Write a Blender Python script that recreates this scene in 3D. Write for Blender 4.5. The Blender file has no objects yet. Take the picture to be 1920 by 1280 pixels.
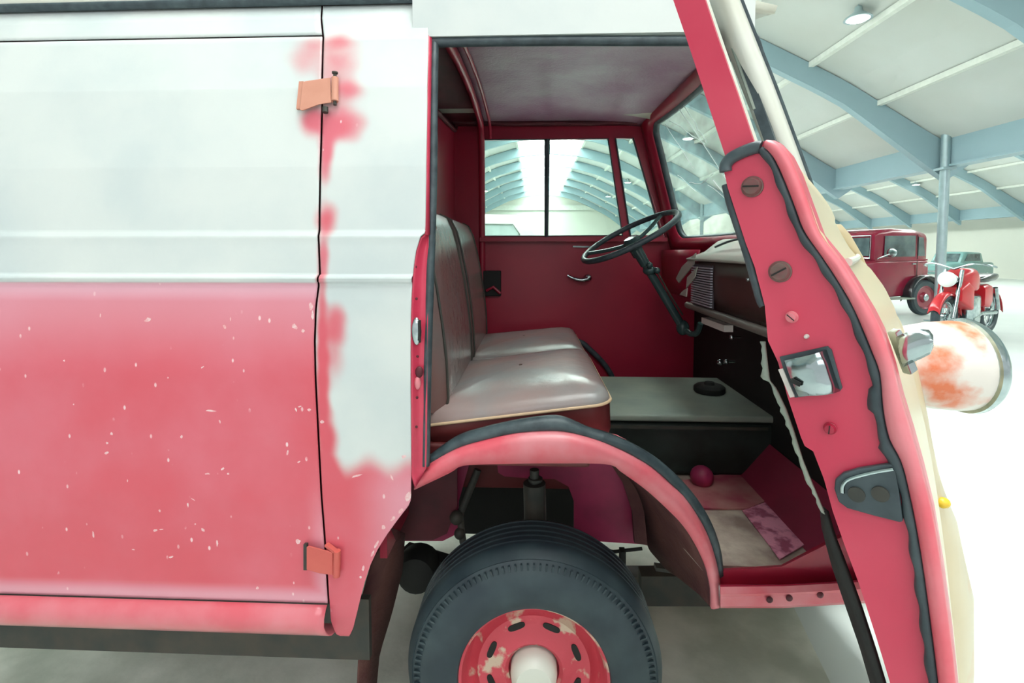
import bpy, bmesh, math, random
from mathutils import Vector, Matrix
from mathutils.geometry import tessellate_polygon
random.seed(7)
C = bpy.context.scene.collection

# ------------------------------------------------------------------ camera, world, light
FPX = 945.0
CAM = Vector((0.0, -1.17, 1.395))
YAW, PITCH, SHY = math.radians(2.42), math.radians(3.0), -0.0625
cd = bpy.data.cameras.new('camera'); cam = bpy.data.objects.new('camera', cd); C.objects.link(cam)
cd.sensor_width = 36; cd.lens = FPX / 1920 * 36; cd.shift_y = SHY; cd.clip_start = .02; cd.clip_end = 300
cam.location = CAM
cam.rotation_euler = (math.pi / 2 - PITCH, 0, YAW)
bpy.context.scene.camera = cam
RM = Matrix.Rotation(YAW, 3, 'Z') @ Matrix.Rotation(math.pi / 2 - PITCH, 3, 'X')

sc = bpy.context.scene
sc.view_settings.view_transform = 'Standard'
sc.view_settings.look = 'None'
sc.view_settings.gamma = 1
sc.view_settings.use_curve_mapping = False
sc.view_settings.exposure = 0.0

w = bpy.data.worlds.new('sky'); sc.world = w; w.use_nodes = True
bg = w.node_tree.nodes['Background']
bg.inputs[0].default_value = (0.965, 1.0, 0.985, 1); bg.inputs[1].default_value = 0.86

def area(name, loc, target, sx, sy, power, col=(1, 1, 1)):
    l = bpy.data.lights.new(name, 'AREA'); l.shape = 'RECTANGLE'; l.size = sx; l.size_y = sy
    l.energy = power; l.color = col
    o = bpy.data.objects.new(name, l); C.objects.link(o); o.location = loc
    o.rotation_euler = (Vector(target) - Vector(loc)).to_track_quat('-Z', 'Y').to_euler()
    return o
area('daylight_roof', (.8, 8, 6.95), (.8, 8, 0), 3.0, 22, 2500, (1, 1, .99))
area('daylight_front', (.8, 32, 6.95), (.8, 32, 0), 3.0, 26, 4200, (1, 1, .99))
area('daylight_aisle', (16.2, 20, 6.95), (16.2, 20, 0), 3.0, 50, 6200, (1, 1, .99))
area('daylight_rear', (1.5, -5.5, 4.6), (0.2, 0, 1.0), 7, 2.5, 130, (1, .99, .99))

# ------------------------------------------------------------------ pixel helpers (design aid: places traced outlines on real planes)
def ray(px, py):
    return RM @ Vector(((px - 960) / FPX, (640 - py) / FPX + SHY * 1920 / FPX, -1))
def PP(px, py, p0, n):
    d = ray(px, py); n = Vector(n)
    t = (Vector(p0) - CAM).dot(n) / d.dot(n)
    return CAM + d * t
def P(px, py, Y): return PP(px, py, (0, Y, 0), (0, 1, 0))
def PX(px, py, X): return PP(px, py, (X, 0, 0), (1, 0, 0))
def PZ(px, py, z): return PP(px, py, (0, 0, z), (0, 0, 1))
def proj(p):
    q = RM.transposed() @ (Vector(p) - CAM)
    return 960 + FPX * q.x / -q.z, 640 - FPX * q.y / -q.z + SHY * 1920
def lerp(tab, x):
    if x <= tab[0][0]: return tab[0][1]
    for (a, b), (c, d) in zip(tab, tab[1:]):
        if x <= c: return b + (d - b) * (x - a) / (c - a)
    return tab[-1][1]
def lerpx(tab, x):   # linear extrapolation at the ends
    if x < tab[0][0]:
        (a, b), (c, d) = tab[0], tab[1]
    elif x > tab[-1][0]:
        (a, b), (c, d) = tab[-2], tab[-1]
    else: return lerp(tab, x)
    return b + (d - b) * (x - a) / (c - a)
def smooth(pts, n=6, closed=False):
    """Catmull-Rom through points"""
    pts = [Vector(p) for p in pts]; out = []
    m = len(pts); rng = range(m if closed else m - 1)
    for i in rng:
        if closed: p0, p1, p2, p3 = pts[i - 1], pts[i], pts[(i + 1) % m], pts[(i + 2) % m]
        else: p0, p1, p2, p3 = pts[max(i - 1, 0)], pts[i], pts[i + 1], pts[min(i + 2, m - 1)]
        for k in range(n):
            t = k / n
            out.append(.5 * ((2 * p1) + (p2 - p0) * t + (2 * p0 - 5 * p1 + 4 * p2 - p3) * t * t + (3 * p1 - p0 - 3 * p2 + p3) * t ** 3))
    if not closed: out.append(pts[-1])
    return out
def sm2(pts, n=6): return [(v.x, v.y) for v in smooth([(a, b, 0) for a, b in pts], n)]
def resample(pts, n):
    pts = [Vector(p) for p in pts]; L = [0]
    for a, b in zip(pts, pts[1:]): L.append(L[-1] + (b - a).length)
    out = []
    for k in range(n):
        s = L[-1] * k / (n - 1); i = 0
        while i < len(L) - 2 and L[i + 1] < s: i += 1
        d = L[i + 1] - L[i]
        out.append(pts[i].lerp(pts[i + 1], 0 if d == 0 else (s - L[i]) / d))
    return out

# ------------------------------------------------------------------ materials
def lin(c):
    c = c / 255
    return c / 12.92 if c <= .04045 else ((c + .055) / 1.055) ** 2.4
def rgb(r, g, b): return (lin(r), lin(g), lin(b), 1)
def mat(name, col, rough=.5, metal=0, col2=None, scale=8, amount=.5, bump=0, bscale=60, spec=.5, emit=None, es=0, coat=0, stretch=None, ramp=(.35, .65)):
    m = bpy.data.materials.new(name); m.use_nodes = True; nt = m.node_tree; N = nt.nodes; K = nt.links
    b = N['Principled BSDF']
    b.inputs['Base Color'].default_value = col; b.inputs['Roughness'].default_value = rough
    b.inputs['Metallic'].default_value = metal; b.inputs['Specular IOR Level'].default_value = spec
    b.inputs['Coat Weight'].default_value = coat; b.inputs['Coat Roughness'].default_value = .15
    tc = N.new('ShaderNodeTexCoord'); src = tc.outputs['Object']
    if stretch:
        mp = N.new('ShaderNodeMapping'); mp.inputs['Scale'].default_value = stretch; K.new(src, mp.inputs[0]); src = mp.outputs[0]
    n = N.new('ShaderNodeTexNoise'); n.inputs['Scale'].default_value = scale; n.inputs['Detail'].default_value = 6
    K.new(src, n.inputs['Vector'])
    if col2 is None: col2 = tuple(min(1, c * .82) for c in col[:3]) + (1,)
    r = N.new('ShaderNodeMapRange'); r.inputs[1].default_value = ramp[0]; r.inputs[2].default_value = ramp[1]; r.inputs[4].default_value = amount
    K.new(n.outputs[0], r.inputs[0])
    mx = N.new('ShaderNodeMix'); mx.data_type = 'RGBA'; mx.inputs[6].default_value = col; mx.inputs[7].default_value = col2
    K.new(r.outputs[0], mx.inputs[0]); K.new(mx.outputs[2], b.inputs['Base Color'])
    if bump:
        n2 = N.new('ShaderNodeTexNoise'); n2.inputs['Scale'].default_value = bscale; n2.inputs['Detail'].default_value = 4
        K.new(src, n2.inputs['Vector'])
        bp = N.new('ShaderNodeBump'); bp.inputs['Strength'].default_value = bump; bp.inputs['Distance'].default_value = .01
        K.new(n2.outputs[0], bp.inputs['Height']); K.new(bp.outputs[0], b.inputs['Normal'])
    if emit:
        b.inputs['Emission Color'].default_value = emit; b.inputs['Emission Strength'].default_value = es
    return m
def glass_mat(name, tint=(.9, .97, .94, 1), rough=.02, haze=0.0):
    m = bpy.data.materials.new(name); m.use_nodes = True; nt = m.node_tree; N = nt.nodes; K = nt.links
    N.remove(N['Principled BSDF']); out = N['Material Output']
    t = N.new('ShaderNodeBsdfTransparent'); t.inputs[0].default_value = tint
    g = N.new('ShaderNodeBsdfGlossy'); g.inputs['Roughness'].default_value = rough
    f = N.new('ShaderNodeFresnel'); f.inputs[0].default_value = 1.45
    mx = N.new('ShaderNodeMixShader'); ge = N.new('ShaderNodeNewGeometry'); mt = N.new('ShaderNodeMath'); mt.operation = 'SUBTRACT'; mt.inputs[0].default_value = 1; K.new(ge.outputs['Backfacing'], mt.inputs[1])
    mu = N.new('ShaderNodeMath'); mu.operation = 'MULTIPLY'; K.new(f.outputs[0], mu.inputs[0]); K.new(mt.outputs[0], mu.inputs[1])
    K.new(mu.outputs[0], mx.inputs[0]); K.new(t.outputs[0], mx.inputs[1]); K.new(g.outputs[0], mx.inputs[2])
    last = mx
    if haze:
        d = N.new('ShaderNodeBsdfDiffuse'); d.inputs[0].default_value = (.8, .85, .83, 1)
        n = N.new('ShaderNodeTexNoise'); n.inputs['Scale'].default_value = 9; n.inputs['Detail'].default_value = 8
        r = N.new('ShaderNodeMapRange'); r.inputs[1].default_value = .3; r.inputs[2].default_value = .8; r.inputs[4].default_value = haze
        K.new(n.outputs[0], r.inputs[0])
        m2 = N.new('ShaderNodeMixShader'); K.new(r.outputs[0], m2.inputs[0]); K.new(mx.outputs[0], m2.inputs[1]); K.new(d.outputs[0], m2.inputs[2]); last = m2
    K.new(last.outputs[0], out.inputs[0])
    return m

CREAM = rgb(213, 219, 216); RED = rgb(212, 84, 98)
def paint_mat(name, red=RED, red2=rgb(216, 112, 128), cream=CREAM, cream2=rgb(198, 208, 208), rough=.42, flecks=True):
    """old paint: attribute 'paint' 0 = primer, 1 = red ; 'fade' = chalky bloom"""
    m = bpy.data.materials.new(name); m.use_nodes = True; nt = m.node_tree; N = nt.nodes; K = nt.links
    b = N['Principled BSDF']; b.inputs['Roughness'].default_value = rough; b.inputs['Coat Weight'].default_value = .15; b.inputs['Coat Roughness'].default_value = .25
    tc = N.new('ShaderNodeTexCoord')
    def noise(s, d=5, dist=0):
        n = N.new('ShaderNodeTexNoise'); n.inputs['Scale'].default_value = s; n.inputs['Detail'].default_value = d; n.inputs['Distortion'].default_value = dist
        K.new(tc.outputs['Object'], n.inputs['Vector']); return n.outputs[0]
    def rng(v, a, bb, c, d):
        r = N.new('ShaderNodeMapRange'); r.interpolation_type = 'SMOOTHSTEP'
        for i, x in zip((1, 2, 3, 4), (a, bb, c, d)): r.inputs[i].default_value = x
        K.new(v, r.inputs[0]); return r.outputs[0]
    def mix(f, a, bb):
        x = N.new('ShaderNodeMix'); x.data_type = 'RGBA'
        if isinstance(f, float): x.inputs[0].default_value = f
        else: K.new(f, x.inputs[0])
        for i, v in ((6, a), (7, bb)):
            if isinstance(v, tuple): x.inputs[i].default_value = v
            else: K.new(v, x.inputs[i])
        return x.outputs[2]
    def math_(op, a, bb):
        x = N.new('ShaderNodeMath'); x.operation = op; x.use_clamp = False
        for i, v in ((0, a), (1, bb)):
            if isinstance(v, float): x.inputs[i].default_value = v
            else: K.new(v, x.inputs[i])
        return x.outputs[0]
    at = N.new('ShaderNodeAttribute'); at.attribute_name = 'paint'
    fa = N.new('ShaderNodeAttribute'); fa.attribute_name = 'fade'
    creamc = mix(rng(noise(3.2), .35, .7, 0, 1), cream, cream2)
    redc = mix(rng(noise(2.6), .35, .7, 0, .75), red, red2)
    redc = mix(fa.outputs['Fac'], redc, rgb(226, 176, 192))
    pm = math_('ADD', at.outputs['Fac'], math_('MULTIPLY', math_('SUBTRACT', noise(11, 8), .5), .28))
    pm = rng(pm, .08, .92, 0, 1)
    base = mix(pm, creamc, redc)
    if flecks:
        v = N.new('ShaderNodeTexVoronoi'); v.inputs['Scale'].default_value = 34; v.inputs['Randomness'].default_value = 1
        mp = N.new('ShaderNodeMapping'); mp.inputs['Scale'].default_value = (1, 1, .55); K.new(tc.outputs['Object'], mp.inputs[0]); K.new(mp.outputs[0], v.inputs['Vector'])
        f = rng(v.outputs['Distance'], .07, .13, 1, 0)
        f = math_('MULTIPLY', f, rng(noise(5.5), .46, .55, 0, 1))
        f = math_('MULTIPLY', f, math_('POWER', pm, 6.0))
        base = mix(f, base, rgb(240, 205, 208))
    K.new(base, b.inputs['Base Color'])
    bp = N.new('ShaderNodeBump'); bp.inputs['Strength'].default_value = .12; bp.inputs['Distance'].default_value = .02
    K.new(noise(5), bp.inputs['Height']); K.new(bp.outputs[0], b.inputs['Normal'])
    return m

M = {}
M['paint'] = paint_mat('weathered_paint')
M['red'] = mat('faded_red_paint', rgb(200, 48, 80), .38, col2=rgb(214, 78, 100), scale=6, amount=.7, coat=.2)
M['pink'] = mat('worn_pink_red_paint', rgb(218, 88, 102), .4, col2=rgb(222, 140, 148), scale=9, amount=.8, coat=.2)
M['deepred'] = mat('interior_red_paint', rgb(168, 30, 58), .38, col2=rgb(150, 28, 56), scale=5, amount=.6, coat=.1)
M['magenta'] = mat('inner_panel_magenta', rgb(176, 44, 92), .5, col2=rgb(120, 34, 66), scale=8, amount=.7)
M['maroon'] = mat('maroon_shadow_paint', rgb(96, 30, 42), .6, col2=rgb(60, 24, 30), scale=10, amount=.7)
M['brownliner'] = mat('dirty_arch_liner', rgb(100, 62, 56), .75, col2=rgb(74, 30, 36), scale=9, amount=.9, bump=.3)
M['ceil'] = mat('mauve_roof_lining', rgb(146, 92, 126), .38, col2=rgb(176, 156, 168), scale=3.5, amount=.8, bump=.25, bscale=90)
M['rubber'] = mat('black_rubber', rgb(48, 60, 66), .45, col2=rgb(84, 100, 104), scale=30, amount=.5, bump=.1)
M['tyre'] = mat('tyre_rubber', rgb(38, 52, 60), .5, col2=rgb(60, 76, 80), scale=10, amount=.7)
M['black'] = mat('black_parts_shade', rgb(24, 28, 26), .7)  # black parts; also stands in for shade behind the wheelhouse opening
M['dark'] = mat('dark_metal', rgb(52, 56, 52), .6, col2=rgb(84, 74, 62), scale=14)
M['chrome'] = mat('dull_chrome', rgb(200, 212, 214), .18, 1.0, col2=rgb(130, 148, 150), scale=20, amount=.6)
M['vinyl'] = mat('aged_brown_vinyl', rgb(128, 96, 92), .27, col2=rgb(116, 110, 108), scale=5, amount=.8, bump=.15, bscale=25)
M['vinyltop'] = mat('sheen_vinyl', rgb(156, 134, 130), .25, col2=rgb(142, 142, 142), scale=5, amount=.9, bump=.15, bscale=25)  # lighter vinyl copy: grey-white sheen of the cushion tops put into the colour
M['vinylside'] = mat('oxblood_vinyl', rgb(110, 44, 44), .45, col2=rgb(84, 34, 38), scale=5)
M['piping'] = mat('cream_piping', rgb(214, 184, 150), .5)
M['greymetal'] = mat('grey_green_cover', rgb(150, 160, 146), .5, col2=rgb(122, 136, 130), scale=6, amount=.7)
M['coverside'] = mat('dark_cover_side', rgb(44, 56, 52), .55, col2=rgb(26, 32, 26), scale=8, amount=.9)  # engine cover sides, a darker tone than the lid
M['floorplate'] = mat('dusty_floor_plate', rgb(196, 182, 168), .7, col2=rgb(136, 114, 106), scale=12, amount=.9, bump=.2)
M['pinkfloor'] = mat('worn_pink_floor', rgb(228, 150, 178), .6, col2=rgb(150, 60, 90), scale=28, amount=.9, ramp=(.45, .6), bump=.3)
M['dashbrown'] = mat('brown_dashboard', rgb(74, 48, 44), .4, col2=rgb(58, 40, 38), scale=6)
M['dashtop'] = mat('dusty_dash_top', rgb(170, 176, 164), .6, col2=rgb(186, 164, 158), scale=6, amount=.7)
M['grille'] = mat('pewter_grille', rgb(176, 174, 184), .4, .2)
M['primer'] = mat('orange_primer', rgb(206, 146, 124), .6, col2=rgb(196, 134, 112), scale=20)
M['primerred'] = mat('brick_red_primer', rgb(206, 98, 88), .55, col2=rgb(196, 84, 80), scale=20)
M['creampaint'] = mat('cream_paint', rgb(218, 220, 210), .35, col2=rgb(212, 212, 194), scale=4, amount=.7, coat=.2)
M['rustcream'] = mat('cream_paint_rusted', rgb(206, 190, 154), .35, col2=rgb(214, 150, 92), scale=4, amount=.8, ramp=(.62, .75), coat=.2)
M['lamppod'] = mat('stripped_lamp_shell', rgb(226, 220, 214), .35, col2=rgb(222, 118, 76), scale=9, amount=1, ramp=(.44, .62), coat=.2)
M['glass'] = glass_mat('clear_glass', (.90, .97, .94, 1))
M['wsglass'] = glass_mat('hazed_windscreen', (.93, .99, .97, 1), 0.05, .22)  # pale diffuse haze mixed in to brighten the view through the glass
M['amber'] = mat('amber_lens', rgb(236, 196, 60), .2)
M['label'] = mat('pale_label', rgb(214, 206, 200), .6)
M['crack'] = mat('crack_white', rgb(246, 252, 250), .4)

# ------------------------------------------------------------------ mesh helpers
def link(name, me, m, parent=None, sm=True):
    o = bpy.data.objects.new(name, me); C.objects.link(o)
    if m: me.materials.append(m)
    if sm: me.polygons.foreach_set('use_smooth', [True] * len(me.polygons))
    if parent: o.parent = parent
    return o
def mesh(name, V, F, m, parent=None, sm=False):
    me = bpy.data.meshes.new(name); me.from_pydata([tuple(v) for v in V], [], F); me.update()
    return link(name, me, m, parent, sm)
def solid(o, t, off=-1):
    md = o.modifiers.new('s', 'SOLIDIFY'); md.thickness = t; md.offset = off; return o
def bevel(o, wdt, seg=2):
    md = o.modifiers.new('b', 'BEVEL'); md.width = wdt; md.segments = seg; md.limit_method = 'ANGLE'; md.angle_limit = math.radians(35)
    o.data.polygons.foreach_set('use_smooth', [True] * len(o.data.polygons))
    md2 = o.modifiers.new('w', 'WEIGHTED_NORMAL'); return o
def loft(name, rows, m, parent=None, sm=True, cu=False, cv=False, flip=False):
    n = len(rows[0]); V = [v for r in rows for v in r]; F = []
    for i in range(len(rows) - (0 if cv else 1)):
        for j in range(n - (0 if cu else 1)):
            a = i * n + j; b = i * n + (j + 1) % n; c = ((i + 1) % len(rows)) * n + (j + 1) % n; d = ((i + 1) % len(rows)) * n + j
            F.append((a, d, c, b) if flip else (a, b, c, d))
    return mesh(name, V, F, m, parent, sm)
class MB:
    def __init__(s): s.V = []; s.F = []
    def add(s, V, F):
        k = len(s.V); s.V += [Vector(v) for v in V]; s.F += [tuple(i + k for i in f) for f in F]; return s
    def box(s, c, sx, sy, sz, R=None):
        c = Vector(c); V = []
        for x in (-1, 1):
            for y in (-1, 1):
                for z in (-1, 1):
                    v = Vector((x * sx / 2, y * sy / 2, z * sz / 2))
                    if R: v = R @ v
                    V.append(c + v)
        return s.add(V, [(0, 1, 3, 2), (4, 6, 7, 5), (0, 4, 5, 1), (2, 3, 7, 6), (0, 2, 6, 4), (1, 5, 7, 3)])
    def bar(s, a, b, wd, h, up=(0, 0, 1)):
        a = Vector(a); b = Vector(b); d = (b - a).normalized(); sd = d.cross(Vector(up)).normalized(); u = sd.cross(d)
        V = [p + sd * x * wd / 2 + u * y * h / 2 for p in (a, b) for x, y in ((-1, -1), (1, -1), (1, 1), (-1, 1))]
        return s.add(V, [(0, 1, 2, 3), (7, 6, 5, 4), (0, 4, 5, 1), (1, 5, 6, 2), (2, 6, 7, 3), (3, 7, 4, 0)])
    def tube(s, pts, r, n=10, closed=False, cap=True):
        pts = [Vector(p) for p in pts]; m = len(pts); rr = r if isinstance(r, (list, tuple)) else [r] * m
        prev = None; V = []
        for i, p in enumerate(pts):
            if closed: t = pts[(i + 1) % m] - pts[i - 1]
            else: t = pts[min(i + 1, m - 1)] - pts[max(i - 1, 0)]
            t.normalize()
            if prev is None:
                a = Vector((0, 0, 1)) if abs(t.z) < .9 else Vector((1, 0, 0)); u = t.cross(a).normalized()
            else: u = (prev - t * prev.dot(t)).normalized()
            prev = u; v = t.cross(u)
            V += [p + (u * math.cos(2 * math.pi * k / n) + v * math.sin(2 * math.pi * k / n)) * rr[i] for k in range(n)]
        F = []
        for i in range(m if closed else m - 1):
            for k in range(n):
                a = i * n + k; b = i * n + (k + 1) % n; j = (i + 1) % m
                F.append((a, b, j * n + (k + 1) % n, j * n + k))
        if cap and not closed: F += [tuple(range(n))[::-1], tuple(range((m - 1) * n, m * n))]
        return s.add(V, F)
    def lathe(s, prof, c, axis, n=32, cap=True):
        """prof: (radius, dist along axis)"""
        ax = Vector(axis).normalized(); a = Vector((0, 0, 1)) if abs(ax.z) < .9 else Vector((1, 0, 0))
        u = ax.cross(a).normalized(); v = ax.cross(u); c = Vector(c); V = []
        for r, h in prof:
            V += [c + ax * h + (u * math.cos(2 * math.pi * k / n) + v * math.sin(2 * math.pi * k / n)) * r for k in range(n)]
        F = []
        for i in range(len(prof) - 1):
            for k in range(n): F.append((i * n + k, i * n + (k + 1) % n, (i + 1) * n + (k + 1) % n, (i + 1) * n + k))
        if cap: F += [tuple(range(n))[::-1], tuple(range((len(prof) - 1) * n, len(prof) * n))]
        return s.add(V, F)
    def sphere(s, c, rx, ry=None, rz=None, n=20, R=None, zmin=-1):
        ry = ry or rx; rz = rz or rx; V = []; F = []; k = n // 2; c = Vector(c)
        for i in range(k + 1):
            ph = -math.pi / 2 + math.pi * i / k
            for j in range(n):
                th = 2 * math.pi * j / n
                q = Vector((rx * math.cos(ph) * math.cos(th), ry * math.cos(ph) * math.sin(th), rz * max(math.sin(ph), zmin)))
                V.append(c + (R @ q if R else q))
        for i in range(k):
            for j in range(n): F.append((i * n + j, i * n + (j + 1) % n, (i + 1) * n + (j + 1) % n, (i + 1) * n + j))
        return s.add(V, F)
    def build(s, name, m, parent=None, sm=False):
        o = mesh(name, s.V, s.F, m, parent, sm)
        bm = bmesh.new(); bm.from_mesh(o.data); bmesh.ops.remove_doubles(bm, verts=bm.verts, dist=1e-6)
        bmesh.ops.recalc_face_normals(bm, faces=bm.faces); bm.to_mesh(o.data); bm.free()
        if sm:
            o.data.polygons.foreach_set('use_smooth', [True] * len(o.data.polygons))
            o.data.set_sharp_from_angle(angle=math.radians(40))
        return o
def plate(name, outer, holes, ext, m, parent=None, bev=0, sm=False):
    """flat outline with holes, given thickness by the vector ext"""
    loops = [[Vector(p) for p in outer]] + [[Vector(p) for p in h] for h in holes]
    flat = [p for l in loops for p in l]; n = len(flat); ext = Vector(ext)
    tris = tessellate_polygon(loops)
    nrm = Vector((0, 0, 0))
    l = loops[0]
    for a, b in zip(l, l[1:] + l[:1]): nrm += a.cross(b)
    F = [tuple(t) for t in tris] + [tuple(i + n for i in t) for t in tris]; k = 0
    for l in loops:
        for i in range(len(l)):
            a = k + i; b = k + (i + 1) % len(l); F.append((a, b, b + n, a + n))
        k += len(l)
    o = mesh(name, flat + [p + ext for p in flat], F, m, parent, sm)
    bm = bmesh.new(); bm.from_mesh(o.data); bmesh.ops.recalc_face_normals(bm, faces=bm.faces)
    bmesh.ops.dissolve_limit(bm, angle_limit=.01, verts=bm.verts, edges=bm.edges)
    bm.to_mesh(o.data); bm.free()
    if bev: bevel(o, bev)
    return o
def tubeo(name, pts, r, m, parent=None, n=10, closed=False):
    return MB().tube(pts, r, n, closed).build(name, m, parent, True)
def thing(name, label, cat, loc=(0, 0, 0), rotz=0, group=None):
    o = bpy.data.objects.new(name, None); C.objects.link(o); o.location = loc; o.rotation_euler = (0, 0, rotz)
    o['label'] = label; o['category'] = cat
    if group: o['group'] = group
    return o
def copy_tree(o, parent=None):
    c = o.copy(); C.objects.link(c); c.parent = parent
    for ch in o.children: copy_tree(ch, c)
    return c
def struct(o, label=None):
    o['kind'] = 'structure'
    if label: o['label'] = label
    return o
def L(o, label): o['label'] = label; return o

FZ = -0.06     # hall floor level
# ------------------------------------------------------------------ the hall
M['floor'] = mat('pale_sealed_floor', rgb(206, 212, 208), .3, col2=rgb(192, 200, 196), scale=1.2, amount=.6, spec=.4)
M['greygreen'] = mat('grey_green_strip', rgb(216, 218, 206), .7, col2=rgb(176, 182, 168), scale=5, amount=.9, bump=.1)
M['roofpanel'] = mat('cream_roof_panel', rgb(206, 210, 206), .7, col2=rgb(194, 196, 188), scale=.35, amount=.8)
M['roofside'] = mat('stained_roof_panel', rgb(200, 198, 176), .7, col2=rgb(176, 168, 140), scale=.8, amount=.8)
M['beam'] = mat('blue_grey_beam', rgb(150, 176, 184), .5, col2=rgb(140, 168, 174), scale=1)
M['purlin'] = mat('pale_purlin', rgb(226, 230, 220), .6)
M['wall'] = mat('cream_wall', rgb(216, 218, 206), .8, col2=rgb(206, 210, 200), scale=.3)
M['column'] = mat('galvanised_column', rgb(176, 196, 200), .3, .6)
M['lampglow'] = mat('lamp_glow', rgb(255, 255, 250), .5, emit=(1, 1, .97, 1), es=6)
m = M['skyglass'] = bpy.data.materials.new('rooflight_sheet'); m.use_nodes = True; nt = m.node_tree; nt.nodes.remove(nt.nodes['Principled BSDF'])
_t = nt.nodes.new('ShaderNodeBsdfTransparent'); _t.inputs[0].default_value = (.96, 1, .98, 1)
_l = nt.nodes.new('ShaderNodeBsdfTranslucent'); _l.inputs[0].default_value = (.95, .97, .96, 1)
_m = nt.nodes.new('ShaderNodeMixShader'); _m.inputs[0].default_value = .5
nt.links.new(_t.outputs[0], _m.inputs[1]); nt.links.new(_l.outputs[0], _m.inputs[2]); nt.links.new(_m.outputs[0], nt.nodes['Material Output'].inputs[0])

Y0, Y1 = -4.6, 46.0
o = MB().box(((-3), 20.7, FZ - .05), 60, 50.8, .1).build('floor', M['floor']); struct(o)
# a grey-green strip laid on the floor below the van
c1 = [PZ(x, y, FZ) for x, y in ((1478, 1120), (1560, 1290))]
d = (c1[1] - c1[0]).normalized()
pA = c1[0] - d * .9; pB = c1[0] + d * 1.3
o = plate('trim_1', [pA + Vector((0, 0, .001)), pB + Vector((0, 0, .001)), (-3.2, pB.y, FZ + .001), (-3.2, pA.y, FZ + .001)], [], (0, 0, .006), M['greygreen']); struct(o)

RP = [(0, 6.75), (1.6, 6.6), (3.0, 6.2), (4.0, 5.72), (5.0, 5.22), (5.7, 4.85), (6.5, 4.35), (7.3, 3.85), (7.7, 3.62)]
def rz(u): return lerp(RP, abs(u))
BAYS = [-14.6, .8, 16.2]
k = 0
us = [1.6, 2.3, 3.0, 3.5, 4.0, 4.5, 5.0, 5.4, 5.7, 6.1, 6.5, 6.9, 7.3, 7.7]
cm = MB(); pm_ = MB()
for cx in BAYS:
    for s in (-1, 1):
        V = []; F = []
        for u in us:
            for y in (Y0, Y1): V += [(cx + s * u, y, rz(u)), (cx + s * u, y, rz(u) + .08)]
        for i in range(len(us) - 1):
            a = i * 4; b = a + 4
            F += [(a, b, b + 2, a + 2), (a + 1, a + 3, b + 3, b + 1)]
        F += [(0, 2, 3, 1)]
        cm.add(V, F)
        for u in (1.6, 3.3, 4.9, 6.3):
            pm_.box((cx + s * u, (Y0 + Y1) / 2, rz(u) - .05), .1, Y1 - Y0, .1)
o = cm.build('ceiling', M['roofpanel']); struct(o)
o = pm_.build('trim_2', M['purlin']); struct(o)
# rooflights along each ridge
for i, cx in enumerate(BAYS):
    o = mesh('window_%d' % (i + 1), [(cx - 1.6, Y0, 6.62), (cx, Y0, 6.78), (cx + 1.6, Y0, 6.62), (cx - 1.6, Y1, 6.62), (cx, Y1, 6.78), (cx + 1.6, Y1, 6.62)],
             [(0, 1, 4, 3), (1, 2, 5, 4)], M['skyglass']); solid(o, .02); struct(o)
    b = MB(); y = Y0 + 1
    while y < Y1:
        b.bar((cx - 1.6, y, 6.58), (cx, y, 6.73), .05, .05, (0, 1, 0)); b.bar((cx, y, 6.73), (cx + 1.6, y, 6.58), .05, .05, (0, 1, 0)); y += 1.23
    bo = b.build('glazing_bar', M['purlin'], o)
# arched rafters, one pair per bay and frame line
RY = [9.75 + 3.7 * k for k in range(-3, 10)]
n = 3
for cx in BAYS:
    for y in RY:
        V = []; F = []
        prof = [(-7.7 + .35 * i) for i in range(45)]
        for u in prof:
            u = max(-7.7, min(7.7, u)); z1 = rz(u) - .02; z0 = z1 - (.46 if abs(u) < 5.5 else .46 + (abs(u) - 5.5) * .13)
            V += [(cx + u, y - .09, z0), (cx + u, y + .09, z0), (cx + u, y + .09, z1), (cx + u, y - .09, z1)]
        for i in range(len(prof) - 1):
            a = i * 4
            for j in range(4): F.append((a + j, a + (j + 1) % 4, a + 4 + (j + 1) % 4, a + 4 + j))
        o = mesh('trim_%d' % n, V, F, M['beam']); struct(o); n += 1
# valley girders and columns
for vx in (-6.9, 8.5, -22.3, 23.9):
    b = MB(); b.box((vx, (Y0 + Y1) / 2, 3.46), .18, Y1 - Y0, .68); b.box((vx, (Y0 + Y1) / 2, 3.80), .46, Y1 - Y0, .05); b.box((vx, (Y0 + Y1) / 2, 3.12), .3, Y1 - Y0, .04)
    o = b.build('trim_%d' % n, M['beam']); struct(o); n += 1
colthing = []
for vx, ys in ((8.5, (9.75, 17.15, 24.55, 31.95)), (-6.9, (9.75, 17.15, 24.55))):
    for y in ys:
        b = MB(); b.tube([(vx - .15, y - .22, FZ), (vx - .15, y - .22, 4.3)], .085, 14)
        b.box((vx - .15, y - .22, FZ + .012), .34, .34, .024)
        b.box((vx - .15, y - .22, 3.06), .26, .26, .05)
        o = b.build('trim_%d' % n, M['column'], sm=True); struct(o, 'round galvanised column'); n += 1
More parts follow.
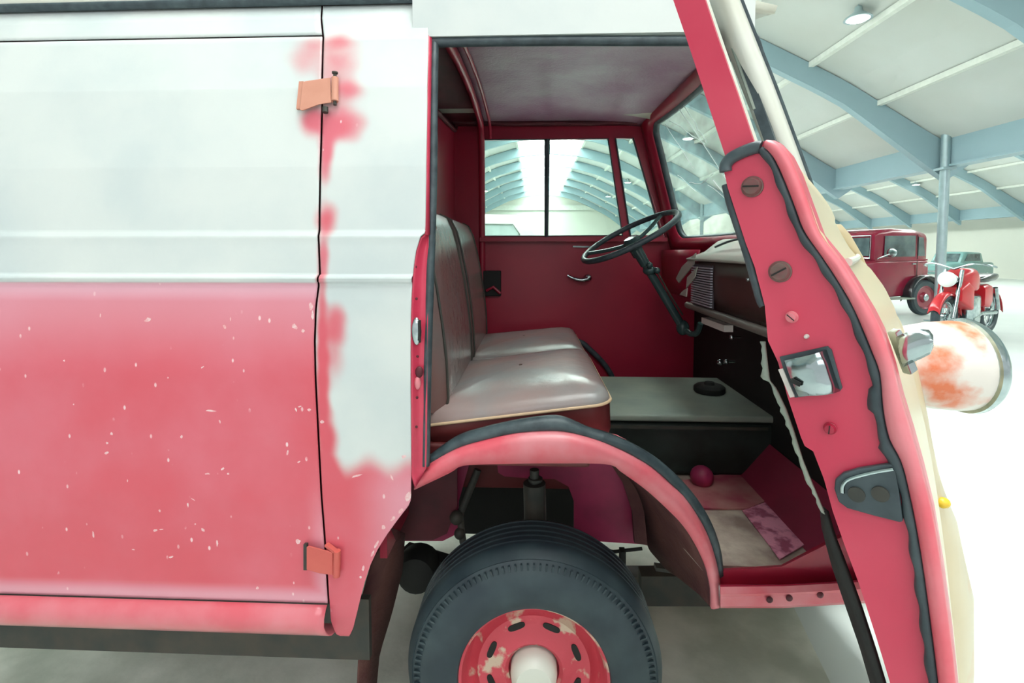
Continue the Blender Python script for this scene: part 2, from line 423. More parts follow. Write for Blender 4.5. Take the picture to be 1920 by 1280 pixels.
# walls
def wallq(name, a, b, z1=7.6, t=.15):
    a = Vector(a); b = Vector(b); m = (a + b) / 2
    bx = MB(); bx.bar((a.x, a.y, FZ + (z1 - FZ) / 2), (b.x, b.y, FZ + (z1 - FZ) / 2), t, z1 - FZ); return struct(bx.build(name, M['wall']))
wallq('wall_back', (-22.5, Y1 + .08, 0), (25, Y1 + .08, 0))
wallq('wall_right', (25.0, Y0, 0), (25.0, Y1, 0), 4.4)
wallq('wall_left', (-22.6, Y0, 0), (-22.6, Y1, 0), 4.4)
o = MB().box((1, Y1 - .12, 5.4), 46, .12, .45).build('trim_%d' % n, M['purlin']); struct(o); n += 1
o = MB().box((1.6, Y1 - .06, 1.15), 2.4, .1, 2.3).build('door_1', M['purlin']); struct(o)
o = MB().box((3.3, Y1 - .05, 1.3), .5, .14, 2.6).build('trim_%d' % n, M['dark']); struct(o); n += 1

# roof lamps
lampmesh = None
def lamp(x, y, z):
    t = thing('ceiling_lamp', 'small bright lamp hanging under the cream roof panels', 'lamp', (x, y, z), 0, 'lamps under the hall roof')
    b = MB().lathe([(.05, .18), (.07, .1), (.2, 0), (.21, -.02)], (0, 0, 0), (0, 0, 1), 20).tube([(0, 0, .15), (0, 0, .34)], .012, 6)
    b.build('shade', M['column'], t, True)
    MB().lathe([(.0, -.05), (.13, -.04), (.17, -.02), (.0, -.0)], (0, 0, 0), (0, 0, 1), 20, False).build('bulb', M['lampglow'], t, True)
    return t
lp = lamp(5.6, 9.0, rz(4.5) - .36)
for cx, u, ys in ((1.1, 4.2, (5.8, 12.9, 16.6, 20.3, 27.7, 35.1)), (16.5, -5.0, (13, 20.4, 27.8, 35.2)), (16.5, 4.6, (9, 13, 16.7, 20.4, 27.8)), (1.1, -4.2, (9.2, 16.6, 24, 31.4))):
    for y in ys:
        c = copy_tree(lp); c.location = (cx + u, y, rz(u) - .36)
lp.location = (5.35, 7.6, rz(4.25) - .36)

# ------------------------------------------------------------------ the van
VAN = thing('delivery_van', 'old red and primer-white delivery van with its cab door open and front wheel showing', 'van', (-.25, .74, FZ))
VAN_INV = VAN.location.copy()
def vp(o):       # attach to the van, keep world position
    o.parent = VAN; o.matrix_parent_inverse = Matrix.Translation(-VAN_INV); return o

YT = [(.40, .040), (.435, .026), (.46, .019), (.49, .012), (.525, .008), (.56, .006), (.8, -.002), (1.1, -.002), (1.28, .006),
      (1.312, .010), (1.318, .008), (1.322, .002), (1.330, .000), (1.336, .004), (1.340, .014), (1.41, .019), (1.43, .019), (1.445, .027), (1.6, .045), (1.8, .085), (1.93, .125), (2.0, .155), (2.06, .20)]
def Ys(z): return lerpx(YT, z)
YC = [(z, y) for z, y in YT]
def S(px, py, off=0):
    p = P(px, py, 0)
    for _ in range(8): p = P(px, py, Ys(p.z) + off)
    return p
def sidetab(pts):            # traced px outline on the body side -> table z -> X
    q = [S(*p) for p in pts]; q.sort(key=lambda v: v.z)
    return [(v.z, v.x) for v in q]
def panel(name, lt, rt, z0, z1, m, parent=None, nx=60, paint=None, fade=None, dz=.01, off=0, th=.003):
    zs = [z0]; z = z0
    keys = [a for a, b in YT if z0 < a < z1]
    while z + dz < z1: z += dz; zs.append(z)
    zs += [z1] + keys; zs = sorted(set(round(a, 5) for a in zs))
    rows = []
    for z in zs:
        a = lerpx(lt, z); b = lerpx(rt, z)
        rows.append([Vector((a + (b - a) * i / nx, Ys(z) + off, z)) for i in range(nx + 1)])
    o = loft(name, rows, m, parent, True)
    me = o.data
    A = me.attributes.new('paint', 'FLOAT', 'POINT'); B = me.attributes.new('fade', 'FLOAT', 'POINT')
    for i, v in enumerate(me.vertices):
        A.data[i].value = paint(v.co) if paint else 1.0
        B.data[i].value = fade(v.co) if fade else 0.0
    md = o.modifiers.new('s', 'SOLIDIFY'); md.thickness = th; md.offset = -1
    return o
def ss(a, b, x):
    t = max(0, min(1, (x - a) / (b - a))); return t * t * (3 - 2 * t)
def blob(co, px, py, rx, ry, pw=1):
    c = S(px, py); k = 808
    d = math.hypot((co.x - c.x) / (rx / k), (co.z - c.z) / (ry / k))
    return 1 - ss(.55, 1.35, d)
BL_seam = [(572, 104, 36, 40, .42), (640, 116, 36, 56, .42), (622, 80, 40, 14, .45), (660, 168, 28, 18, .5), (620, 110, 56, 60, .22), (622, 190, 34, 60, .35), (588, 225, 28, 24, .85), (632, 238, 46, 28, .85), (655, 215, 30, 50, .35), (612, 285, 14, 60, .85), (612, 410, 20, 30, .8), (606, 480, 12, 45, .7),
           (628, 605, 24, 34, .75), (625, 660, 22, 60, .55), (604, 640, 10, 120, .9), (606, 760, 14, 80, .8), (612, 830, 20, 60, .9)]
BLC = [(S(a, b), rx / 808, ry / 808, s) for a, b, rx, ry, s in BL_seam]
def blobs(co):
    m = 0
    for c, rx, ry, s in BLC:
        d = math.hypot((co.x - c.x) / rx, (co.z - c.z) / ry); m = 1 - (1 - m) * (1 - s * (1 - ss(.1, 1.9, d + 0.10 * math.sin(co.x * 71 + co.z * 40) * math.cos(co.z * 63 - co.x * 20))))
    return m
zb = 1.316
def paint_door(co):
    return max(ss(zb + .006, zb, co.z), blobs(co))
def fade_door(co):
    f = .85 * ss(1.24, 1.31, co.z) * (1 if co.z < 1.32 else 0)
    f = max(f, .45 * ss(1.08, 1.30, co.z) * (co.z < 1.32))
    f = max(f, .7 * ss(.58, .54, co.z))
    xs = lerpx(SEAM, co.z)
    f = max(f, .6 * ss(.05, 0.0, xs - co.x) * ss(.9, .6, co.z))
    return f
def paint_post(co):
    zc = .865 + .012 * math.sin(co.x * 60) + .05 * ss(-.45, -.5, co.x)
    m = ss(zc + .07, zc - .035, co.z)
    return max(m, blobs(co))
def fade_post(co): return .5 * ss(-.45, -.30, co.x) * ss(.95, .8, co.z)
seam = [(607, -30), (606, 72), (604, 200), (601, 300), (599, 400), (597, 450), (596, 520), (592, 580), (590, 640), (592, 720), (597, 820), (602, 920), (608, 1000), (613, 1080), (616, 1127)]
SEAM = sidetab(seam)
G = .0026
seamL = [(z, x - G) for z, x in SEAM]; seamR = [(z, x + G) for z, x in SEAM]
ZTOP = S(300, 74).z
left = [(0, -1.62), (3, -1.62)]
cargo = panel('cargo_door', left, seamL, .5285, ZTOP, M['paint'], nx=170, paint=paint_door, fade=fade_door, dz=.008); vp(cargo)
cant = panel('cant_rail', left, seamL, ZTOP + .006, 2.05, M['paint'], nx=60, paint=lambda c: blobs(c)); vp(cant)
# rocker below the cargo door
YR = list(YT)
rows = []
rl, rr = -1.62, sidetab([(616, 1127), (618, 1160), (630, 1190)])
for z, y in ((.5250, .006), (.519, -.002), (.503, -.012), (.485, -.014), (.47, -.010), (.455, .000), (.445, .014), (.440, .030), (.445, .05)):
    b = lerpx(rr, z) - G
    rows.append([Vector((rl + (b - rl) * i / 40, y, z)) for i in range(41)])
rk = loft('rocker_panel', rows, mat('glossy_sill_red', rgb(214, 88, 102), .3, col2=rgb(218, 130, 140), scale=6, amount=.7, coat=.9)); solid(rk, .003); vp(rk)
# post panel between the seam and the cab opening
PR = sidetab([(804, -30), (803, 72), (801, 200), (799, 330), (797, 436), (789, 442), (780, 470), (775, 505), (772, 545), (770, 600), (770, 760), (771, 880), (770, 938), (766, 948),
              (745, 975), (725, 1003), (708, 1030), (694, 1060), (684, 1090), (676, 1120), (669, 1150), (662, 1178), (655, 1192)])
SR2 = sidetab(seam + [(617, 1140), (619, 1165), (628, 1188), (640, 1194)])
post = panel('post_panel', [(z, x + G) for z, x in SR2], PR, S(640, 1192).z, 2.05, M['paint'], nx=70, paint=paint_post, fade=fade_post, dz=.006); vp(post)
# folded return round the wheel cut-out of the post panel
arc = [S(x, y) for x, y in [(770, 700), (770, 880), (770, 938), (745, 975), (725, 1003), (708, 1030), (694, 1060), (684, 1090), (676, 1120), (669, 1150), (662, 1178), (657, 1190)]]
arc = smooth(arc, 3)
o = loft('post_return', [[p + Vector((.0, .002, 0)) for p in arc], [p + Vector((-.01, .04, 0)) for p in arc]], M['maroon']); solid(o, .003); vp(o)
# dark inner shell behind the gaps
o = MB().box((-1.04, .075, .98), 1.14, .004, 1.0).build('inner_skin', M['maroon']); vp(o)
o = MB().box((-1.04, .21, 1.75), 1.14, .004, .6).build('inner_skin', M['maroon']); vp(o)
# rain gutter + roof
gut = [(-1.62, Ys(2.05) - .012, 2.055), (-.2, Ys(2.05) - .012, 2.058), (.45, Ys(2.05) - .006, 2.055)]
vp(tubeo('rain_gutter', gut, .011, M['rubber']))
rows = []
for i in range(25):
    y = .19 + (1.29 - .19) * i / 24; t = (y - .74) / .55
    z = 2.06 + .10 * (1 - t * t)
    rows.append([Vector((x, y, z - .05 * max(0, (x - .2) / .4) ** 2)) for x in [-1.62 + 2.24 * j / 30 for j in range(31)]])
o = loft('roof', rows, M['creampaint']); solid(o, .02, 1); vp(o)

o = MB().box((-1.02, .13, .375), 1.16, .02, .17).build('underbody_shade_box', M['dark']); vp(o)  # dark box added in place of the shade under the van
# chipped paint
def chips(parent, lst):
    b = MB()
    for x, y, rx, ry, a in lst:
        c = S(x, y, -.0006); V = []
        for k in range(9):
            t = 2 * math.pi * k / 9; q = random.uniform(.6, 1.1); dx = math.cos(t) * rx * q / 808; dz = math.sin(t) * ry * q / 808
            z = c.z + dx * math.sin(a) + dz * math.cos(a)
            V.append((c.x + dx * math.cos(a) - dz * math.sin(a), Ys(z) - .0005, z))
        b.add(V, [tuple(range(9))])
    o = b.build('paint_chips', M['chip'], parent); o['kind'] = 'stuff'
M['chip'] = mat('bare_chip', rgb(236, 208, 208), .6, col2=rgb(226, 150, 158), scale=120, amount=.8)
chips(cargo, [(432, 598, 1.5, 5, 0), (421, 612, 3.5, 5, 0), (277, 600, 8, 5, .4), (395, 770, 12, 2.6, -.05), (412, 790, 2, 4, .3), (209, 813, 3, 3.5, 0), (201, 830, 3, 3, 0), (200, 849, 5, 3, .5), (340, 819, 3, 4, 0), (389, 888, 7, 2, 0), (417, 879, 5, 2, .7), (428, 888, 3, 3, 0),
              (539, 849, 2.2, 6, -.2), (560, 866, 4, 2, .4), (239, 901, 2, 4, 0), (299, 957, 2.5, 3.5, 0), (291, 994, 6, 3.5, .1), (302, 992, 5, 1.2, .1), (175, 1002, 2.2, 9, 0), (407, 1019, 2.2, 8, 0), (381, 993, 5, 3, -.5), (366, 982, 2, 2, 0), (321, 1044, 5, 2.5, .3), (559, 1015, 6, 5, .3), (483, 1102, 4, 3, 0),
              (553, 612, 7, 5, -.5), (568, 620, 4, 5, 0), (583, 574, 4, 9, 0), (586, 590, 3, 12, 0), (555, 768, 2, 5, .3), (562, 762, 4, 1.6, .3), (580, 768, 4, 3, 0), (188, 592, 1.6, 5, 0), (120, 676, 2, 2, 0), (138, 758, 1.5, 2, 0), (315, 708, 2, 2, 0), (380, 688, 4, 1.6, .6), (250, 1030, 3, 2, 0), (352, 946, 2, 6, 0), (362, 936, 5, 1.2, -.5)])
chips(post, [(765, 931, 8, 14, -.4), (751, 958, 4, 9, -.7), (737, 972, 3, 8, -.7), (719, 988, 4, 5, -.4), (706, 1020, 3, 14, -.45), (698, 1038, 2.5, 9, -.4), (681, 1066, 3, 7, -.1), (676, 1082, 3, 4, 0), (604, 790, 5, 4, .4), (757, 856, 5, 4, .6), (668, 892, 12, 2, .3), (735, 896, 2, 8, .4)])
# hinges
def hinge(name, pts, pin, m, lift):
    q = [S(x, y, -.012) for x, y in pts]
    h = plate(name, q, [], (0, -.004, 0), m, None, .0012); vp(h)
    return h
h1 = hinge('upper_hinge', [(568, 155), (573, 153), (620, 146), (622, 193), (600, 196), (568, 208), (563, 206)], None, M['primer'], .02)
for nm, a, b, c, r, mm in (('hinge_barrel', (628, 146), (628, 190), 0, .0085, M['primer']), ('hinge_pin', (628, 138), (628, 197), 0, .0042, M['dark']), ('bolt', (610, 201), (610, 211), 0, .007, M['dark'])):
    p, q = S(*a, -.014), S(*b, -.014)
    e = MB().tube([p, q], r, 14)
    if nm == 'hinge_pin': e.tube([p, p + Vector((0, 0, .004))], .0075, 14)
    e.build(nm, mm, h1, True)
q = [S(x, y, 0) for x, y in [(563, 206), (568, 155)]]
e = MB(); e.bar(q[0] + Vector((0, -.006, 0)), q[1] + Vector((0, -.006, 0)), .012, .006); e.build('hinge_foot', M['primer'], h1)
h2 = hinge('lower_hinge', [(576, 1024), (580, 1022), (625, 1034), (625, 1076), (600, 1073), (576, 1066)], None, M['primerred'], .02)
p, q = S(632, 1032, -.014), S(631, 1080, -.014)
MB().tube([p, q], .0085, 14).build('hinge_barrel', M['primerred'], h2, True)
p2, q2 = S(612, 1020, -.004), S(630, 1034, -.014)
MB().bar(p2, q2, .012, .006).build('hinge_foot', M['primerred'], h2)
p2, q2 = S(574, 1018, -.003), S(574, 1066, -.008)
MB().bar(p2, q2, .008, .012).build('hinge_leaf', M['dark'], h2)

# red door jamb: latch face on the rear side of the cab opening
jl = [(796, 438), (788, 444), (779, 472), (774, 505), (771, 545), (769, 600), (769, 760), (770, 890), (777, 914)]
jr = [(806, 438), (804, 600), (802, 760), (801, 840), (800, 878)]
A = resample([S(x, y, .006) for x, y in jl], 40); B = resample([S(x, y, .020) for x, y in jr] , 40)
rows = [[a.lerp(b, t) + Vector((0, .010 * math.sin(math.pi * t), 0)) for t in [j / 8 for j in range(9)]] for a, b in zip(A, B)]
jam = loft('door_jamb', rows, M['red']); solid(jam, .004); vp(jam)
A = [S(x, y, .004) for x, y in [(803, -10), (802, 72), (800, 200), (798, 330), (797, 440)]]; B = [S(x, y, .014) for x, y in [(811, -10), (810, 72), (808, 200), (806, 330), (806, 440)]]
o = loft('jamb_edge', [A, B], M['red']); solid(o, .004); vp(o)
# chrome striker and catches on the jamb
s1 = S(781, 621, .006)
e = MB().sphere(s1, .012, .009, .034, 20); st = e.build('striker_plate', M['chrome'], jam, True)
MB().tube([S(787, 600, -.004), S(787, 642, -.004)], .003, 8).build('striker_slot', M['black'], jam, True)
MB().sphere(S(786, 697, .012), .010, .006, .014, 14).build('lower_catch', M['maroon'], jam, True)
MB().sphere(S(783, 718, .012), .008, .006, .016, 14).build('catch_dent', M['pink'], jam, True)
for (x, y) in [(779, 500), (781, 560), (783, 668), (782, 745), (781, 800)]:
    MB().sphere(S(x, y, .008), .0035, .002, .0035, 10).build('screw', M['maroon'], jam, True)
# grey seal down the rear edge, and across the header
sl = [(817, -10), (815, 78), (813, 200), (812, 330), (809, 440), (805, 560), (802, 660), (800, 760), (798, 872)]
se = [S(x, y, .028) for x, y in sl]
vp(tubeo('door_seal', smooth(se, 4), .0105, M['rubber'], n=12))
hd = [P(812, 80, .155), P(900, 78, .155), P(1050, 77, .155), P(1200, 77, .155), P(1420, 77, .155)]
vp(tubeo('header_seal', hd, .0125, M['rubber'], n=12))
zt = P(1000, 72, .15).z
o = MB().box((.12, .165, zt + .068), .86, .05, .125).build('header_rail', M['paint']); vp(o)

# ---- wheel arch seen through the door opening
seal_o = [(803, 858), (857, 820), (910, 803), (935, 797), (975, 789), (1029, 782), (1060, 785), (1104, 804), (1136, 813), (1175, 829), (1212, 849), (1240, 868), (1270, 895), (1300, 928), (1325, 965), (1342, 1003), (1352, 1040), (1355, 1072)]
seal_i = [(806, 870), (857, 842), (910, 826), (940, 819), (972, 813), (1010, 810), (1046, 810), (1094, 818), (1143, 835), (1175, 849), (1212, 871), (1235, 888), (1258, 910), (1282, 935), (1304, 966), (1322, 1000), (1336, 1038), (1346, 1080)]
band_o = [(779, 892), (806, 868), (857, 840), (910, 824), (972, 811), (1046, 808), (1094, 816), (1143, 833), (1212, 869), (1258, 908), (1284, 932), (1306, 965), (1325, 1000), (1338, 1038), (1348, 1080), (1350, 1112), (1349, 1134)]
band_m = [(778, 905), (806, 882), (857, 857), (910, 842), (972, 830), (1046, 828), (1094, 836), (1143, 852), (1205, 884), (1248, 920), (1274, 945), (1297, 977), (1316, 1010), (1329, 1045), (1339, 1084), (1342, 1114), (1343, 1140)]
band_i = [(776, 917), (812, 900), (845, 884), (871, 871), (950, 868), (1046, 867), (1140, 869), (1166, 884), (1212, 917), (1258, 959), (1282, 985), (1300, 1012), (1315, 1040), (1326, 1068), (1333, 1098), (1335, 1120), (1335, 1141)]
N = 70
def arcrow(tab, Y): return resample(smooth([P(x, y, Y) for x, y in tab], 6), N)
bo, bm_, bi = arcrow(band_o, .050), arcrow(band_m, .028), arcrow(band_i, .034)
rows = [arcrow(band_o, .075), bo, [a.lerp(b, .5) + Vector((0, -.004, 0)) for a, b in zip(bo, bm_)], bm_, [a.lerp(b, .5) + Vector((0, -.001, 0)) for a, b in zip(bm_, bi)], bi, [p + Vector((0, .012, 0)) for p in bi]]
ab = loft('wheel_arch', rows, M['pink']); solid(ab, .002); vp(ab)
mid = [a.lerp(b, .5) for a, b in zip(arcrow(seal_o, .062), arcrow(seal_i, .055))]
so, si = arcrow(seal_o, .062), arcrow(seal_i, .055)
rows = [[p + Vector((0, .012, 0)) for p in so], so, [a.lerp(b, .3) + Vector((0, -.010, 0)) for a, b in zip(so, si)], [a.lerp(b, .7) + Vector((0, -.010, 0)) for a, b in zip(so, si)], si, [p + Vector((0, .012, 0)) for p in si]]
asl = loft('arch_seal', rows, M['rubber']); solid(asl, .002); vp(asl)
# liner: barrel of the wheel house going inboard
cen = P(1001, 1285, .07)
r0 = [p + Vector((0, .010, 0)) for p in bi]
o = loft('arch_roof', [r0[:40], [p + Vector((0, .40, 0)) for p in r0[:40]]], M['brownliner']); solid(o, .003, 1); vp(o)
nr = resample(smooth([P(x, y, .044) for x, y in band_i[6:]], 4), 40)
fr_ = resample(smooth([P(x, y, .44) for x, y in [(1138, 866), (1162, 882), (1186, 912), (1201, 955), (1209, 1000), (1216, 1028), (1232, 1048), (1247, 1066)]], 4), 40)
ln = loft('arch_liner', [nr, [a.lerp(b, .3) + Vector((.01, 0, 0)) for a, b in zip(nr, fr_)], [a.lerp(b, .7) + Vector((.008, 0, 0)) for a, b in zip(nr, fr_)], fr_], M['brownliner']); solid(ln, .003, 1); vp(ln)
# inboard wall of the wheel house with its two openings
Yw = .46
out = [(600, 845), (1330, 845), (1372, 1010), (1350, 1128), (1290, 1120), (1235, 1070), (1243, 1064), (1205, 1019), (1118, 1015), (1060, 1010), (1060, 1130), (790, 1130), (600, 1130)]
out = [(780, 905), (880, 858), (1140, 858), (1180, 880), (1205, 940), (1212, 1022), (1204, 1020), (1110, 1014), (1076, 1000), (1076, 940), (1066, 912), (1040, 898), (1000, 897), (946, 893), (934, 886), (932, 868), (900, 862), (880, 870), (860, 940), (858, 1000), (830, 1014), (740, 1014)]
iw = plate('wheelhouse_wall', [P(x, y, Yw) for x, y in out], [], (0, .006, 0), M['magenta']); vp(iw)
o = plate('wheelhouse_wall', [P(x, y, .40) for x, y in [(740, 880), (857, 862), (857, 950), (838, 1000), (812, 1012), (720, 1012), (700, 960)]], [], (0, .006, 0), M['maroon']); vp(o)
o = plate('rib', [P(x, y, .40) for x, y in [(1140, 862), (1175, 878), (1196, 915), (1208, 960), (1214, 1022), (1190, 1018), (1186, 960), (1168, 905)]], [], (0, .02, 0), M['brownliner']); vp(o)
# chassis: rails, crossmember, damper, control arm, tie rod
b = MB(); b.bar(P(1120, 1096, .95), P(1640, 1096, .95), .08, .12)
b.bar(P(1200, 1098, .62), P(1345, 1098, .62), .06, .11); b.bar(P(1228, 1062, .5), P(1300, 1072, .5), .03, .012)
vp(b.build('chassis_rail', M['dark']))
b = MB(); b.box((-.07, .92, .54), .52, .05, .68); vp(b.build('wheelhouse_shade_plate', M['black']))  # black plate added so the wheelhouse opening looks deep in shade
b = MB(); b.tube([P(1002, 905, .33), P(1004, 1010, .33)], .034, 20); b.tube([P(1002, 880, .33), P(1002, 912, .33)], .014, 12)
b.lathe([(.0, 0), (.022, .004), (.022, .012), (0, .016)], P(1004, 903, .33), (0, 0, 1), 14); vp(b.build('shock_absorber', M['dark'], sm=True))
b = MB(); b.tube([P(896, 880, .42), P(862, 965, .40), P(868, 1015, .38), P(900, 1060, .33)], .012, 12); b.sphere(P(856, 970, .38), .022); b.sphere(P(862, 1000, .38), .018); vp(b.build('brake_hose', M['dark'], sm=True))
b = MB(); b.lathe([(.02, 0), (.07, .01), (.075, .05), (.06, .09), (.03, .10)], P(790, 1050, .52), (0, -1, 0), 20); b.bar(P(760, 1040, .56), P(900, 1085, .45), .05, .07); vp(b.build('suspension_arm', M['black'], sm=True))
b = MB(); b.tube([P(1110, 1025, .55), P(1150, 1034, .55), P(1204, 1028, .55)], .006, 8); b.bar(P(1167, 1030, .5), P(1167, 1062, .5), .018, .03, (0, 1, 0)); vp(b.build('brake_pipe', M['black']))
lin_l = [P(735, 990, .2), P(700, 1050, .2), P(680, 1120, .2), P(672, 1290, .2)]
lin_r = [P(760, 1000, .3), P(755, 1070, .3), P(735, 1150, .3), P(712, 1225, .3), P(705, 1300, .3)]
o = loft('mud_flap', [resample(lin_l, 14), resample(lin_r, 14)], M['brownliner']); solid(o, .006); vp(o)

# ---- front wheel
WC = P(1001, 1285, .07); WR = WC.z - FZ
WC = Vector((WC.x, .07, WC.z))
R = WR
tp = [(.190, .030), (.200, .006), (.225, -.004), (.262, -.002), (.292, .008), (R - .024, .022), (R - .021, .024), (R - .018, .022), (R - .006, .040), (R, .055)]
for k_ in range(5):
    yy = .055 + .024 * k_; tp += [(R, yy), (R, yy + .015), (R - .007, yy + .0165), (R - .007, yy + .0225)]
tp += [(R, .175), (R - .006, .19), (R - .03, .205), (.25, .22), (.20, .20), (.19, .185)]
wheel = MB().lathe([(.0, .075), (.055, .075), (.066, .074), (.068, .05), (.078, .042), (.095, .050), (.118, .058), (.135, .056), (.150, .050), (.160, .066), (.172, .070), (.178, .064), (.183, .045), (.190, .018), (.199, .012), (.203, .016), (.203, .022), (.196, .03), (.186, .06), (.18, .12), (.2, .2)], (WC.x, WC.y, WC.z), (0, 1, 0), 72, False)
M['wheelred'] = mat('chipped_wheel_red', rgb(204, 74, 88), .5, col2=rgb(206, 186, 164), scale=16, amount=1, ramp=(.56, .62), bump=.2, bscale=40)
wh = wheel.build('front_wheel', M['wheelred'], sm=True); vp(wh)
ty = MB().lathe(tp, WC, (0, 1, 0), 144, False).build('tyre', M['tyre'], wh, True)
b = MB()
for k_ in range(120):   # shoulder sipes
    a = 2 * math.pi * k_ / 120; dx, dz = math.sin(a), math.cos(a)
    rr_ = R - .034
    Rm = Matrix.Rotation(a, 3, 'Y')
    b.box(WC + Vector((dx * rr_, .014, dz * rr_)), .0045, .008, .016, Rm)
b.build('tread_block', M['tyre'], wh)
MB().lathe([(.0, -.004), (.045, .0), (.058, .014), (.062, .04), (.062, .076)], WC, (0, 1, 0), 40, False).build('hub_cap', M['creampaint'], wh, True)
for k_ in range(8):
    a = 2 * math.pi * (k_ + .5) / 8
    c = WC + Vector((math.sin(a) * .122, .0545, math.cos(a) * .122)); Rm = Matrix.Rotation(a, 3, 'Y')
    V = []
    for j in range(20):
        t = 2 * math.pi * j / 20; q = Vector((.024 * math.copysign(abs(math.cos(t)) ** .6, math.cos(t)), 0, .0085 * math.copysign(abs(math.sin(t)) ** .8, math.sin(t))))
        V.append(c + Rm @ q)
    plate('vent_slot', V, [], (0, .012, 0), M['black'], wh)

# ------------------------------------------------------------------ cab interior
XB = -.40      # bulkhead
YF = 1.42      # inner face of the far side
# far side wall with window openings
def F_(x, y): return P(x, y, YF)
def rrect(pts, r=4, Y=YF):
    """rounded polygon in px -> plane"""
    out = []; m = len(pts)
    for i in range(m):
        p = Vector((*pts[i], 0)); a = Vector((*pts[i - 1], 0)); b = Vector((*pts[(i + 1) % m], 0))
        pa = p + (a - p).normalized() * r; pb = p + (b - p).normalized() * r
        for k in range(5):
            t = k / 4; out.append(P(*((1 - t) ** 2 * pa + 2 * t * (1 - t) * p + t * t * pb).xy, Y))
    return out
w1 = [(906, 262), (1022, 261), (1022, 442), (906, 442)]
w2 = [(1030, 261), (1140, 260), (1167, 441), (1027, 442)]
w3 = [(1154, 259), (1187, 259), (1240, 441), (1182, 441)]
wall = plate('far_side_wall', [F_(845, 195), (F_(1198, 195)), F_(1216, 260), F_(1266, 440), F_(1320, 560), F_(1420, 900), F_(845, 900)],
             [[F_(904, 258), F_(1188, 257), F_(1246, 444), F_(1240, 446), F_(904, 446)]], (0, .03, 0), M['deepred']); vp(wall)
fr = plate('far_window_frame', [P(x, y, YF - .012) for x, y in [(901, 256), (1188, 255), (1246, 447), (901, 449)]],
           [rrect(w1, 3, YF - .012), rrect(w2, 3, YF - .012), rrect(w3, 3, YF - .012)], (0, .02, 0), M['deepred']); vp(fr)
b = MB()
def rb(pts, Y=YF - .016, r=.004): return b.tube([P(x, y, Y) for x, y in pts], r, 8, True)
rb(w1); rb(w2); rb(w3)
b.tube([P(1026, 261, YF - .02), P(1025, 444, YF - .02)], .009, 8)
b.build('window_rubber', M['rubber'], fr, True)
for q in (w1, w2, w3):
    o = mesh('window_glass', [P(x, y, YF + .004) for x, y in q], [(0, 1, 2, 3)], M['glass'], fr); solid(o, .003)
b = MB(); b.bar(P(900, 449, YF - .03), P(1250, 449, YF - .03), .035, .02); b.build('window_sill', M['deepred'], fr)
dseam = [(906, 452), (905, 520), (906, 600), (915, 640)]
vp(tubeo('far_door_seal', [P(x, y, YF - .003) for x, y in dseam + [(1000, 640)]][:4], .006, M['maroon']))
# far wheel arch seal
vp(tubeo('far_arch_seal', smooth([P(x, y, YF - .02) for x, y in [(1040, 640), (1085, 640), (1108, 657), (1135, 685), (1152, 715), (1160, 740)]], 4), .014, M['rubber']))
o = plate('far_wheel_house', [P(x, y, YF - .1) for x, y in [(1040, 660), (1100, 664), (1128, 690), (1142, 720), (1146, 740), (1040, 740)]], [], (0, .09, 0), M['deepred']); vp(o)
# inner door handle, window crank slot, check pocket
b = MB(); b.sphere(P(1102, 521, YF - .02), .022, .018, .020, 16); b.tube(smooth([P(1102, 523, YF - .035), P(1090, 525, YF - .04), P(1076, 522, YF - .04), P(1064, 516, YF - .035)], 5), [.013] * 5 + [.011] * 5 + [.008] * 6, 10)
vp(b.build('far_door_handle', M['chrome'], sm=True))
b = MB(); b.bar(P(1074, 462, YF - .008), P(1122, 463, YF - .008), .014, .008); vp(b.build('window_slide_grip', M['chrome']))
b = MB(); b.box(P(922, 531, YF - .015), .095, .03, .13); pk = b.build('latch_pocket', M['black']); bevel(pk, .004); vp(pk)
b = MB(); b.tube([P(912, 545, YF - .035), P(925, 538, YF - .04), P(938, 550, YF - .035)], .008, 8); b.build('pocket_flap', M['deepred'], pk, True)

# bulkhead with cargo opening
def Bk(x, y): return PX(x, y, XB + .06)
hy = [(.16, 2.2), (.2, 1.76), (.55, 1.76), (.70, 1.79), (.80, 1.88), (.82, 2.0), (.82, 2.2)]
o = plate('bulkhead', [(XB, .16, .55), (XB, 1.44, .55), (XB, 1.44, 2.10), (XB, 1.40, 2.10), (XB, 1.395, 2.03), (XB, 1.37, 2.005), (XB, 1.33, 1.995), (XB, .24, 1.90), (XB, .16, 1.6)], [], (-.02, 0, 0), M['deepred']); vp(o)
vp(tubeo('bulkhead_rim', smooth([(XB + .008, .24, 1.905), (XB + .008, .7, 1.945), (XB + .008, 1.30, 1.99), (XB + .008, 1.37, 2.003), (XB + .008, 1.397, 2.03), (XB + .008, 1.40, 2.10)], 5), .011, M['maroon']))
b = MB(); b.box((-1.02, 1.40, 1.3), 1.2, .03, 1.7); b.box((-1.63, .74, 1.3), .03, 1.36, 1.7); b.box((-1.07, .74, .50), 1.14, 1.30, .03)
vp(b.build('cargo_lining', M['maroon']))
o = plate('far_corner_panel', [PX(x, y, XB + .001) for x, y in []] or [(XB, 1.405, .9), (-.255, 1.405, .9), (-.255, 1.405, 2.06), (-.275, 1.405, 2.02), (-.30, 1.405, 2.0), (XB, 1.405, 1.995)], [], (0, .015, 0), M['deepred']); vp(o)

